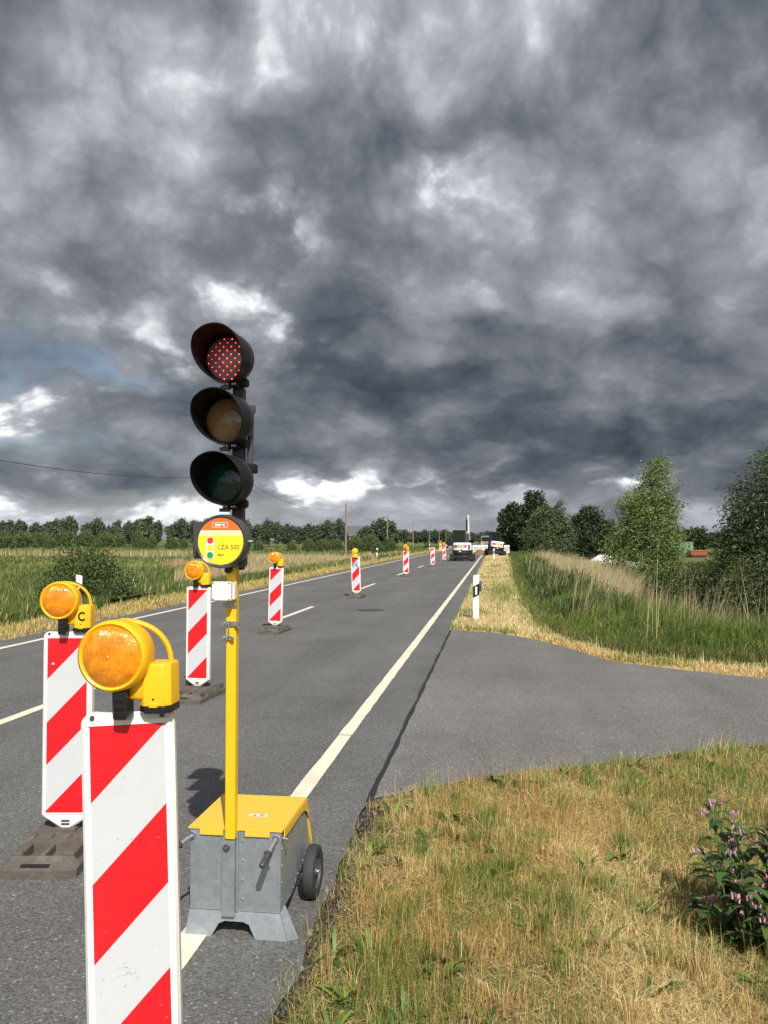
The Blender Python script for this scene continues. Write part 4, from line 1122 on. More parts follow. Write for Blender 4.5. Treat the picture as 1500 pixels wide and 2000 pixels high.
# ------------------------------------------------------------------ road works at the far end
def barrier(x, y, rz, label):
    t = empty('barrier_panel', (x, y, 0), (0, 0, R(rz)))
    mb = MB(); w = M['white']; L = 1.12
    mb.box((-L / 2, -.03, .10), (-L / 2 + .06, .03, 1.0), w); mb.box((L / 2 - .06, -.03, .10), (L / 2, .03, 1.0), w); mb.box((-L / 2 + .06, -.03, .76), (L / 2 - .06, .03, 1.0), w); mb.box((-L / 2 + .06, -.03, .10), (L / 2 - .06, .03, .30), w)
    mb.build('frame', t, smooth=0)
    g = MB()
    for i in range(7):
        for j in range(4):
            x0 = -L / 2 + .075 + i * .141; z0 = .31 + j * .112
            if (i + j) % 2 == 0: g.box((x0, -.015, z0), (x0 + .138, .015, z0 + .109), w)
    for j in range(5): g.box((-L / 2 + .06, -.018, .30 + j * .112), (L / 2 - .06, .018, .312 + j * .112), w)
    g.build('lattice', t, smooth=0)
    for x in (-.4, .4): f = MB(); f.box((x - .06, -.25, 0.0), (x + .06, .25, .10), M['rubber'], ch=.02); f.build('rubber_foot', t, smooth=0)
    tag(t, label, 'barrier', 'white barrier panels across the lane')
    return t
BL = ['white lattice barrier panel across the lane, leftmost, next to the excavator with raised boom', 'white lattice barrier panel, second from the left behind the soil heap', 'white lattice barrier panel just left of the tilted excavator', 'white barrier panel sticking out right of the tilted excavator']
for i in range(4): barrier(-2.3 + i * 1.15, 95 + .15 * (i % 2), (-2, 3, -1, 2, 4)[i], BL[i])
def heap(name, x, y, rx, ry, h, label, m, z0=0.0, seed=1, cat='soil heap'):
    n, k = 40, 16; vs = []; rgs = []
    for j in range(k + 1):
        r = 1 - j / k; ring = []
        for i in range(n):
            a = 2 * PI * i / n
            px, py = rx * r * math.cos(a), ry * r * math.sin(a)
            nz = float(fbm(px + seed * 9, py, 2.2, seed)) - .5
            e = 1 + .25 * (float(vnoise(math.cos(a) * 2, math.sin(a) * 2, 1.0, seed)) - .5)
            ring.append((px * e, py * e, h * (1 - r ** 1.4) + nz * .28 * h * min(1, 3 * r + .2) - (.1 if j == 0 else 0)))
        rgs.append(ring)
    mb = MB(); mb.rings(rgs, m); o = mb.build(name, smooth=60); o.location = (x, y, z0); tag(o, label, cat)
    return o
heap('soil_heap', -1.5, 89, 1.0, 1.1, .62, 'brown heap of dug soil beside the tilted excavator', M['soil'], seed=4)
heap('soil_heap', -26, 66, 2.2, 1.6, 1.0, 'low reddish heap of earth in the left field', M['soil'], -.9, 7)
def far_beacon(x, y, lb, foot_yellow=False):
    o = copy_tree(lampless) if not foot_yellow else copy_tree(b0); place(o, x, y, 0); tag(o, lb, 'warning beacon', GB)
    return o
fb = far_beacon(-7.6, 119, 'far warning beacon on a yellow foot at the left edge line', True)
yf = MB(); yf.box((-.32, -.35, .0), (.32, .35, .14), M['yellow_paint'], ch=.03); yf.box((-.22, -.05, .12), (-.16, .05, 1.2), M['yellow_paint']); yf.build('yellow_foot', fb, smooth=30)
fb2 = copy_tree(b0); place(fb2, -2.75, 97.2, 0); tag(fb2, 'far warning beacon whose yellow lamp shows right of the near excavator', 'warning beacon', GB)
fb3 = copy_tree(b0); place(fb3, -1.42, 101, 0); tag(fb3, 'far warning beacon just visible above the barrier panels left of the tilted excavator', 'warning beacon', GB)

def make_car(paint, van=False):
    """rear or front seen car: body with wheel arches, cabin, glass, lamps, wheels"""
    t = empty('parked_car'); mb = MB(); w = .86
    if not van:
        side = [(-2.1, .30), (-2.12, .62), (-2.0, .86), (-1.2, .95), (1.2, .95), (2.0, .88), (2.12, .6), (2.1, .30)]
        roof = [(-1.35, .95), (-.75, 1.42), (.75, 1.44), (1.5, .95)]
    else:
        side = [(-2.6, .35), (-2.62, .9), (-2.5, 1.25), (2.6, 1.25), (2.62, .35)]
        roof = [(-2.3, 1.25), (-1.6, 2.1), (-1.3, 2.25), (2.5, 2.25), (2.58, 1.25)]
    def rg(p, x, k): return [(x, y * k, z) for y, z in p]
    mb.rings([rg(side, -w, .97), rg(side, -w + .06, 1), rg(side, w - .06, 1), rg(side, w, .97)], paint)
    body = mb.build('body', t, smooth=35, bevel=.03)
    c = MB(); cr = [(y, z) for y, z in roof]
    c.rings([[(-w + (.06 if z < 1.3 else .16 if not van else .08), y, z) for y, z in cr], [(w - (.06 if z < 1.3 else .16 if not van else .08), y, z) for y, z in cr]], paint)
    c.build('cabin', t, smooth=35, bevel=.02)
    L = roof[0]; Tp = roof[1]
    def lerp2(a, b, s): return (a[0] + (b[0] - a[0]) * s, a[1] + (b[1] - a[1]) * s)
    a, b = lerp2(L, Tp, .12), lerp2(L, Tp, .88)
    g = MB(); g.add([(-w + .14, a[0] - .012, a[1] + .01), (w - .14, a[0] - .012, a[1] + .01), (w - .22, b[0] - .012, b[1] + .01), (-w + .22, b[0] - .012, b[1] + .01)], [(0, 1, 2, 3)], M['dark_glass'])
    g.build('windscreen', t, smooth=0)
    for sx in (-1, 1):
        hl = MB(); y = side[1][0] - .005; zz = .72 if not van else .95
        hl.box((sx * .62 - .17, y - .02, zz - .08), (sx * .62 + .17, y + .12, zz + .08), M['headlamp'], ch=.03); hl.build('headlight', t, smooth=30)
        for yw in (-1.3, 1.3) if not van else (-1.7, 1.6):
            k = MB(); k.lathe([(.0001, -.1), (.2, -.1), (.31, -.09), (.33, -.05), (.33, .05), (.31, .09), (.2, .1), (.0001, .1)], M['tyre'], 22, T(sx * .80, yw, .33), axis='x'); k.build('wheel', t, smooth=40)
    np_ = MB(); np_.box((-.26, side[1][0] - .03, .45), (.26, side[1][0] + .02, .56), M['face_white']); np_.build('number_plate', t, smooth=0)
    return t
c1 = make_car(M['car_black']); c1.location = (-6.6, 128, 0); tag(c1, 'dark car coming down the left lane behind the near excavator', 'car')
c2 = make_car(M['car_blue'], True); c2.name = 'parked_van'; c2.location = (-1.35, 138, 0); tag(c2, 'grey van stopped behind the tilted excavator', 'van')
c3 = make_car(M['car_white']); c3.location = (bearing(1190) * 66, 66, -.98); c3.rotation_euler = (0, 0, R(80)); tag(c3, 'white car whose roof shows behind the reeds on the right', 'car')

# container and rusty machine behind the willow
ct = empty('shipping_container', (bearing(1330) * 125, 125, -.95), (0, 0, R(-12)))
mb = MB(); g = M['container']; mb.box((-1.9, 0, .15), (1.6, 5.5, 2.15), g)
for i in range(22):
    x = -1.86 + i * .16; mb.box((x, -.03, .25), (x + .08, .0, 2.05), g)
mb.box((-1.95, -.05, 2.15), (1.65, 5.5, 2.23), g); mb.box((1.5, -.06, .15), (1.62, .05, 2.15), g)
mb.build('body', ct, smooth=0); dr = MB(); dr.box((-.3, -.06, .3), (-.15, -.031, 1.6), M['mach_black']); dr.build('door_slot', ct, smooth=0); dr = MB(); dr.box((.2, -.06, .2), (.25, -.031, 2.0), M['mach_black']); dr.build('door_slot', ct, smooth=0)
tag(ct, 'pale green steel container standing beyond the willow', 'container')
rs = empty('rusty_hopper', (bearing(1363) * 124, 124, -1.15)); mb = MB(); r_ = M['rust']
mb.rings([[(-1.1, -.6, .55), (1.0, -.6, .55), (1.0, .6, .55), (-1.1, .6, .55)], [(-1.25, -.8, 1.15), (1.15, -.8, 1.15), (1.15, .8, 1.15), (-1.25, .8, 1.15)]], r_)
mb.box((-1.3, -.85, 1.15), (1.2, .85, 1.25), r_); mb.build('tray', rs, smooth=0)
for x in (-.9, .8):
    for y in (-.5, .5): lg = MB(); lg.box((x - .06, y - .06, -.02), (x + .06, y + .06, .55), r_); lg.build('leg', rs, smooth=0)
lg = MB(); lg.box((-1.05, -.62, .02), (.95, -.55, .5), M['mach_black']); lg.build('skirt', rs, smooth=0); tag(rs, 'rusty orange hopper right of the pale green container', 'machine')
r2 = copy_tree(rs); r2.location = (bearing(1275) * 122, 122, -1.1); r2.scale = (1.9, 1, 1.1); tag(r2, 'long rusty orange farm trailer half hidden behind the bright willow', 'machine')
hs = empty('house', (bearing(700) * 330, 330, -.9), (0, 0, R(25))); mb = MB(); mb.box((-5, -4, 0), (5, 4, 4.0), M['house_wall']); wl = mb.build('wall', hs, smooth=0)
mb = MB(); mb.prism([(-4.6, 3.8), (0, 8.0), (4.6, 3.8)], 'x', -5.4, 5.4, M['roof_tile'], ); mb.build('roof', hs, smooth=0)
for x in (-3, 0, 3):
    w = MB(); w.box((x - .5, -4.06, 1.2), (x + .5, -4.003, 2.6), M['dark_glass']); w.build('window', hs, smooth=0)
tag(hs, 'grey roofed house among the trees beyond the left field', 'house')

# ------------------------------------------------------------------ trees
def leaf_mesh(name, centres, n_per, spread, size, cols, seed, wind=(0, 0, 0), aspect=.4, flat=.0, m=None, stretch=0.0):
    r = np.random.default_rng(seed); C = np.repeat(np.asarray(centres), n_per, 0); n = len(C)
    P = C + np.clip(r.normal(0, 1, (n, 3)), -1.9, 1.9) * np.asarray(spread)
    if stretch:      # sprays drawn out along the wind, each clump at its own slant
        sd = np.repeat(np.array((.75, .1, .55)) + r.normal(0, .35, (len(centres), 3)), n_per, 0); sd /= np.linalg.norm(sd, axis=1)[:, None]
        P = P * .0 + C + (P - C) * .62 + sd * np.clip(r.normal(0, stretch, n), -1.7 * stretch, 1.7 * stretch)[:, None]
    u = r.normal(0, 1, (n, 3)) + np.asarray(wind); u /= np.linalg.norm(u, axis=1)[:, None]
    w = r.normal(0, 1, (n, 3)); w -= u * (w * u).sum(1)[:, None]; w /= np.linalg.norm(w, axis=1)[:, None]
    L = size * r.uniform(.6, 1.4, n)[:, None]
    a = P - u * L * .5; b = P + u * L * .5; c1 = P + w * L * aspect * .5 + u * L * .05; c2 = P - w * L * aspect * .5 + u * L * .05
    V = np.stack([a, c1, b, c2], 1).reshape(-1, 3)
    F = np.arange(n * 4).reshape(n, 4)
    cl = np.repeat(r.normal(1, .22, len(centres)), n_per)[:, None]
    t = r.uniform(0, 1, n)
    col = lerp(np.array(cols[0]), np.array(cols[1]), t) * np.clip(cl * r.normal(1, .15, n)[:, None], .35, 1.9)
    return np_mesh(name, V, [F], m or M['leaf'], np.repeat(col, 4, 0))
def crown_points(blobs, n, seed, shell=.55):
    r = np.random.default_rng(seed); vol = np.array([b[3] * b[4] * b[5] for b in blobs]) ** .8; k = r.choice(len(blobs), n, p=vol / vol.sum())
    d = r.normal(0, 1, (n, 3)); d /= np.linalg.norm(d, axis=1)[:, None]; rad = r.uniform(shell ** 3, 1, n) ** (1 / 3)
    B = np.array(blobs)[k]
    return B[:, :3] + d * rad[:, None] * B[:, 3:6]
def trunk_mesh(parent, h, r0, blobs, seed, name='trunk', lean=0):
    q = random.Random(seed); mb = MB()
    top = Vector((lean, 0, h)); pts = [Vector((0, 0, -.3))]
    for i in range(1, 6): pts.append(top * (i / 5) + Vector((q.uniform(-.08, .08) * h * .15, q.uniform(-.08, .08) * h * .15, 0)))
    mb.tube(pts, [r0 * (1.15 - .17 * i) for i in range(6)], M['bark'], 9)
    for b in blobs:
        k = q.uniform(.25, .75); s = top * k; e = Vector(b[:3]) + Vector((0, 0, b[5] * .3)); mid = s.lerp(e, .5) + Vector((0, 0, .1 * (e - s).length))
        mb.tube([s, s.lerp(mid, .6), mid, e], [r0 * .5, r0 * .4, r0 * .3, r0 * .08], M['bark'], 6)
    return mb.build(name, parent, smooth=60)
def make_tree(name, blobs, nclump, nper, spread, size, cols, seed, h, r0, wind=(0, 0, 0), aspect=.4, lean=0, shell=.5, stretch=0.0):
    t = empty(name)
    c = leaf_mesh('crown', crown_points(blobs, nclump, seed, shell), nper, spread, size, cols, seed + 1, wind, aspect, stretch=stretch); c.parent = t
    trunk_mesh(t, h, r0, blobs, seed, lean=lean)
    return t
# bright willow with several leaning stems
W1 = [(-.2, 0, 1.4, 1.25, 1.0, 1.0), (.25, .1, 2.4, 1.25, 1.0, 1.0), (-.5, .1, 2.6, .75, .8, .8), (.35, 0, 3.4, 1.0, .9, .9), (-.1, 0, 3.9, .75, .7, .8), (.55, .1, 4.5, .72, .6, .8), (.55, 0, 5.2, .62, .5, .6), (.95, 0, 3.9, .5, .5, .6), (1.1, 0, 2.0, .5, .6, .9), (-1.05, 0, 2.1, .45, .5, .7), (.6, 0, 5.5, .42, .4, .42)]
t = make_tree('willow_tree', W1, 640, 60, (.17, .17, .15), .115, ((.11, .165, .042), (.22, .29, .10)), 3, 5.0, .11, (.9, .2, .15), .28, lean=.4, stretch=.27)
t.location = (6.0, 35, -.9); t.scale = (1.05, 1.05, 1.0); tag(t, 'bright green willow leaning right, tallest tree on the right side', 'tree')
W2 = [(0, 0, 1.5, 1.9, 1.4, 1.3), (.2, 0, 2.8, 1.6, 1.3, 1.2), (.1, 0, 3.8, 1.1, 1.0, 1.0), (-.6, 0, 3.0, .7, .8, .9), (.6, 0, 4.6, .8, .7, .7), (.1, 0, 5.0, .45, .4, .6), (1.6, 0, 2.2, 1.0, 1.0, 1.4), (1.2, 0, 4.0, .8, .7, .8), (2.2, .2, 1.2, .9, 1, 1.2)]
t = make_tree('willow_tree', W2, 680, 56, (.21, .21, .18), .125, ((.036, .056, .019), (.088, .12, .044)), 13, 4.6, .12, (1.0, .2, .2), .28, lean=.3, stretch=.32)  # cloud shadow put into the leaf colour, darker than the other willows
t.location = (8.6, 28, -.9); tag(t, 'willow coloured as if in cloud shade, blown by wind at the right edge', 'tree')
t = make_tree('willow_tree', [(0, 0, 1.6, 2.0, 1.8, 1.5), (.1, 0, 3.0, 1.7, 1.5, 1.3), (-.2, 0, 4.2, 1.2, 1.1, 1.0), (.9, 0, 4.0, .9, .9, 1.0), (1.5, 0, 2.6, .8, .8, 1.2), (.9, 0, 5.1, .6, .6, .7), (-1.3, 0, 2.8, .7, .8, 1.0), (-.3, 0, 5.0, .5, .5, .6)], 520, 54, (.26, .26, .22), .22, ((.07, .10, .04), (.135, .175, .08)), 23, 5, .13, (.8, .1, .2), .3, stretch=.36)
t.location = (4.75, 75, -.9); tag(t, 'grey green willow beside the excavators, right of the darkest tall trees', 'tree')
t = make_tree('dark_tree', [(0, 0, 2.2, 2.9, 2.4, 1.8), (-.6, 0, 4.4, 1.7, 1.6, 1.4), (.2, 0, 5.8, 1.2, 1.1, .9), (2.0, 0, 3.8, 1.3, 1.3, 1.2), (-2, 0, 3.2, 1.2, 1.3, 1.2), (.9, 0, 5.2, .8, .8, .7)], 420, 50, (.36, .36, .28), .28, ((.028, .042, .018), (.055, .078, .034)), 33, 5, .2, (.1, 0, .1), .55)
t.location = (12.2, 110, -.9); tag(t, 'round topped dark tree between the grey green willow and the bright willow', 'tree')
DK = ((.026, .04, .018), (.054, .078, .034))
t = make_tree('dark_tree', [(0, 0, 3, 2.3, 2, 2.6), (.2, 0, 6.2, 1.9, 1.7, 2.0), (.4, 0, 8.6, 1.3, 1.2, 1.2), (-1.2, 0, 5, 1.2, 1.2, 1.6), (1.4, 0, 7, 1.0, 1, 1.4)], 360, 36, (.42, .42, .36), .45, DK, 43, 8, .22, (.2, 0, .2), .55)
t.location = (5.9, 130, -.9); tag(t, 'tallest dark tree at the road, standing behind the grey green willow', 'tree')
t = make_tree('dark_tree', [(0, 0, 3, 1.9, 2, 2.6), (-.2, 0, 5.8, 1.5, 1.6, 1.8), (.2, 0, 7.2, .9, .9, .9), (-.9, 0, 4.2, 1.0, 1.2, 1.6)], 300, 36, (.42, .42, .36), .45, DK, 53, 6, .2, (.2, 0, .2), .55)
t.location = (2.9, 134, -.9); tag(t, 'dark tree next to the road, directly right of the excavator cab', 'tree')
t = make_tree('dark_tree', [(0, 0, 1.6, 2.2, 2, 1.5), (.6, 0, 3.0, 1.5, 1.4, 1.0), (-1.2, 0, 2.6, 1.1, 1.2, 1.0)], 200, 34, (.3, .3, .22), .34, ((.03, .05, .015), (.06, .09, .03)), 63, 3, .12, (.3, 0, .1), .5)
t.location = (bearing(1345) * 150, 150, -.9); t.scale = (1.5, 1.5, 1.15); tag(t, 'low green tree behind the pale green container', 'tree')
# bushes
def bush(name, x, y, z, blobs, nc, npz, spread, size, cols, seed, label, cat='bush', group=None):
    t = empty(name, (x, y, z)); c = leaf_mesh('foliage', crown_points(blobs, nc, seed, .35), npz, spread, size, cols, seed + 1, (0, 0, .4), .5); c.parent = t
    mb = MB(); q = random.Random(seed)
    for b in blobs[:6]:
        mb.tube([(q.uniform(-.1, .1), q.uniform(-.1, .1), -.2), (b[0] * .5, b[1] * .5, b[2] * .6), (b[0], b[1], b[2] + b[5] * .4)], [.03, .022, .008], M['bark'], 6)
    mb.build('stem', t, smooth=60); tag(t, label, cat, group)
    return t
bush('round_bush', -11.2, 21.5, -.75, [(0, 0, .9, 1.15, 1.0, .85), (-.8, .1, 1.0, .65, .7, .7), (.7, 0, 1.1, .7, .7, .7), (.1, 0, 1.7, .75, .7, .55), (-.35, 0, 1.9, .4, .4, .4), (.55, 0, 1.75, .4, .4, .4), (1.2, .1, .7, .5, .6, .6)], 520, 26, (.11, .11, .10), .075, ((.05, .082, .022), (.12, .165, .048)), 71, 'round leafy green bush at the left, behind the lettered beacon lamp')
bush('ditch_bush', 6.2, 29, -.9, [(0, 0, .7, 1.0, .9, .75), (.9, 0, .6, .8, .8, .6), (-.6, 0, 1.1, .5, .6, .45), (1.6, -.5, .5, .9, .8, .6)], 260, 26, (.13, .13, .11), .10, ((.03, .055, .014), (.08, .12, .03)), 81, 'low bush of mixed greens at the foot of the bright willow')
bush('ditch_bush', 8.2, 24.5, -.9, [(0, 0, .7, 1.6, 1.0, .8), (-1.5, 0, .6, 1.0, .9, .6), (1.4, 0, .8, 1.3, .9, .9)], 300, 26, (.15, .15, .11), .11, ((.024, .042, .013), (.055, .085, .026)), 83, 'dark thicket under the wind blown willow at the right edge')
# far tree line
def far_kinds():
    ks = []
    G1 = ((.065, .09, .055), (.115, .15, .08)); G2 = ((.085, .112, .07), (.145, .18, .10)); G3 = ((.048, .07, .043), (.09, .12, .065))  # leaf tones lightened to stand in for distance haze
    ks.append(([(0, 0, 5, 4.2, 4, 3.6), (-1.5, 0, 8, 3.0, 3, 2.4), (1.8, 0, 7.5, 2.8, 3, 2.6), (.3, 0, 10, 2.2, 2, 1.8)], G1))
    ks.append(([(0, 0, 5.4, 2.6, 2.6, 3.4), (-1.2, 0, 8.8, 2.3, 2.3, 2.4), (1.2, 0, 9.8, 2.2, 2.2, 2.5), (.1, 0, 8, 2.4, 2.2, 2.6)], G2))
    ks.append(([(0, 0, 4, 5.0, 4, 3.2), (-2.4, 0, 6.2, 2.8, 3, 2.2), (2.2, 0, 6.6, 3.2, 3, 2.4), (0, 0, 8.0, 3.0, 3, 1.8)], G3))
    ks.append(([(0, 0, 5.2, 1.7, 1.8, 3.6), (.5, 0, 9.4, 1.8, 1.7, 2.6), (-.8, 0, 8.4, 1.5, 1.5, 2.2), (.6, 0, 6.6, 1.6, 1.5, 2.0)], G2))
    out = []
    for i, (b, g) in enumerate(ks): out.append(make_tree('broadleaf_tree', b, 170, 26, (.62, .62, .5), .8, g, 100 + i * 7, b[-1][2], .3, (0, 0, 0), .7, shell=.4))
    return out
FK = far_kinds(); fused = [False] * 4
def far_tree(px, d, top_px, k, wpx, label, group, cat='tree'):
    """a tree in direction px (photograph column on the horizon) at distance d, with its real height and width"""
    x = bearing(px) * d; z0 = -1.0; hgt = (1054 - top_px) * d / 1618.0 + 1.65 - z0
    base = {0: (11.8, 9.4), 1: (12.6, 6.2), 2: (9.8, 10.6), 3: (12.2, 4.6)}[k]
    if fused[k]: o = copy_tree(FK[k])
    else: o = FK[k]; fused[k] = True
    s = wpx * d / 1618.0 / base[1]; o.location = (x, d, z0); o.scale = (s, s, hgt / base[0]); o.rotation_euler = (0, 0, R((px * 37) % 50 - 25))
    tag(o, label, cat, group)
    return o
LT = 'broadleaf tree in the long dark tree line across the left field'; GT = 'trees of the line across the left field'
r9 = random.Random(11)
line = [(3, 1011, 3, 14), (16, 1008, 1, 20), (38, 1012, 2, 36), (70, 1013, 0, 30), (90, 1014, 1, 16), (107, 1006, 1, 28), (120, 1008, 3, 16), (136, 1006, 0, 30), (168, 1016, 1, 16), (190, 1010, 0, 34), (213, 1020, 2, 22), (229, 1012, 1, 18), (252, 1012, 2, 36), (268, 1013, 0, 30), (286, 1009, 1, 26), (306, 1010, 3, 20), (333, 1022, 1, 20), (355, 1013, 0, 32), (378, 1012, 0, 30),
        (402, 1012, 2, 34), (430, 1014, 0, 32), (455, 1013, 0, 32), (480, 1012, 0, 34), (503, 1016, 0, 30), (522, 1017, 2, 30), (541, 1018, 0, 26), (562, 1019, 2, 32), (583, 1020, 0, 28), (604, 1024, 2, 30), (622, 1018, 2, 30), (640, 1011, 0, 32), (662, 1011, 0, 30), (690, 1026, 2, 30)]
for px, tp, k, w in line: far_tree(px, 330 + r9.uniform(-25, 40), tp + (px * 7 % 13) - 3, k, w * (.85 + (px * 13 % 30) / 100), LT, GT)
LT2 = 'low broadleaf tree in the far hedge line along the horizon by the road'; GT2 = 'low trees on the far horizon by the road'
for px, tp, k, w in [(716, 1030, 2, 30), (772, 1034, 2, 26), (790, 1035, 0, 22), (812, 1038, 2, 24), (830, 1036, 2, 24), (850, 1036, 2, 22), (868, 1035, 0, 24), (888, 1038, 2, 20), (905, 1040, 2, 22), (922, 1041, 2, 22), (940, 1040, 0, 18), (952, 1038, 2, 18), (968, 1041, 2, 22), (984, 1041, 2, 20)]:
    far_tree(px, 430 + r9.uniform(-20, 60), tp, k, w * 1.2, LT2, GT2)
far_tree(745, 210, 1015, 2, 54, 'big rounded dark tree behind the second line pole', GT)
far_tree(715, 240, 1030, 2, 40, 'broad low dark tree left of the rounded one by the second line pole', GT)
for px, d, tp, w, k in [(1345, 260, 1044, 60, 2), (1395, 250, 1042, 60, 2), (1450, 240, 1040, 70, 2), (1510, 250, 1036, 60, 2), (1235, 260, 1040, 50, 2), (1120, 280, 1036, 60, 2), (1060, 300, 1034, 60, 2)]:
    far_tree(px, d, tp, k, w, 'dark tree of the far line behind the willows on the right', 'far trees behind the willows')
# shrubs in the left field
SB = bush('field_shrub', 0, 0, 0, [(0, 0, 1.2, 3.0, 2.2, 1.3), (-2, 0, 1.0, 2.0, 1.8, 1.1), (2.0, .2, 1.1, 2.2, 1.8, 1.2), (.4, 0, 2.0, 1.8, 1.5, .8)], 190, 34, (.36, .36, .26), .32, ((.06, .09, .03), (.12, .165, .055)), 91, 'x')
SL = 'rounded green shrub standing in the wet field before the far trees'; GS = 'green shrubs of the left field'
first = True
for px, d, top, w in [(8, 170, 1037, 60), (40, 190, 1036, 70), (70, 200, 1038, 44), (98, 175, 1049, 28), (85, 230, 1038, 60), (130, 240, 1036, 56), (165, 235, 1036, 50), (205, 200, 1037, 54), (230, 210, 1041, 40), (190, 165, 1050, 22), (268, 190, 1032, 24), (280, 175, 1048, 26), (298, 180, 1042, 18), (336, 170, 1048, 28), (360, 190, 1050, 22),
                      (505, 150, 1053, 26), (570, 150, 1058, 22), (602, 140, 1050, 26), (628, 150, 1052, 40), (655, 155, 1052, 34), (692, 150, 1046, 40), (722, 145, 1042, 46), (738, 125, 1058, 30), (760, 140, 1048, 30), (834, 170, 1060, 16)]:
    o = SB if first else copy_tree(SB); first = False
    s = w * d / 1618 / 8.4; z0 = -1.0; o.location = (bearing(px) * d, d, z0); o.scale = (s, s, ((1054 - top) * d / 1618 + 2.65) / 2.9); o.rotation_euler = (0, 0, R((px * 53) % 60 - 30)); tag(o, SL, 'shrub', GS)

# ------------------------------------------------------------------ grass (stuff)
def blades(name, x, y, h, w, lean, leandir, col, seed, m=None, z=None, curve=.35):
    r = np.random.default_rng(seed); n = len(x)
    z = zt(x, y) - .01 if z is None else z
    yaw = r.uniform(0, 2 * PI, n); side = np.stack([np.cos(yaw), np.sin(yaw), np.zeros(n)], 1) * (w * .5)[:, None]
    B = np.stack([x, y, z], 1)
    ld = np.stack([np.cos(leandir), np.sin(leandir), np.zeros(n)], 1); up = np.array((0, 0, 1.0))
    a1 = lean * (1 - curve); a2 = lean * (1 + curve * 1.6)
    m1 = B + (ld * np.sin(a1)[:, None] + up * np.cos(a1)[:, None]) * (h * .55)[:, None]
    tp = m1 + (ld * np.sin(a2)[:, None] + up * np.cos(a2)[:, None]) * (h * .45)[:, None]
    V = np.stack([B - side, B + side, m1 + side * .75, m1 - side * .75, tp], 1).reshape(-1, 3)
    i = np.arange(n) * 5
    Q = np.stack([i, i + 1, i + 2, i + 3], 1); Tt = np.stack([i + 3, i + 2, i + 4], 1)
    o = np_mesh(name, V, [Q, Tt], m or M['grass'], np.repeat(col, 5, 0))
    tag(o, kind='stuff')
    return o
def vary(c, r, s=.18, hs=.06):
    n = len(c); return np.clip(c * r.normal(1, s, n)[:, None] * r.normal(1, hs, (n, 3)), .004, .9)

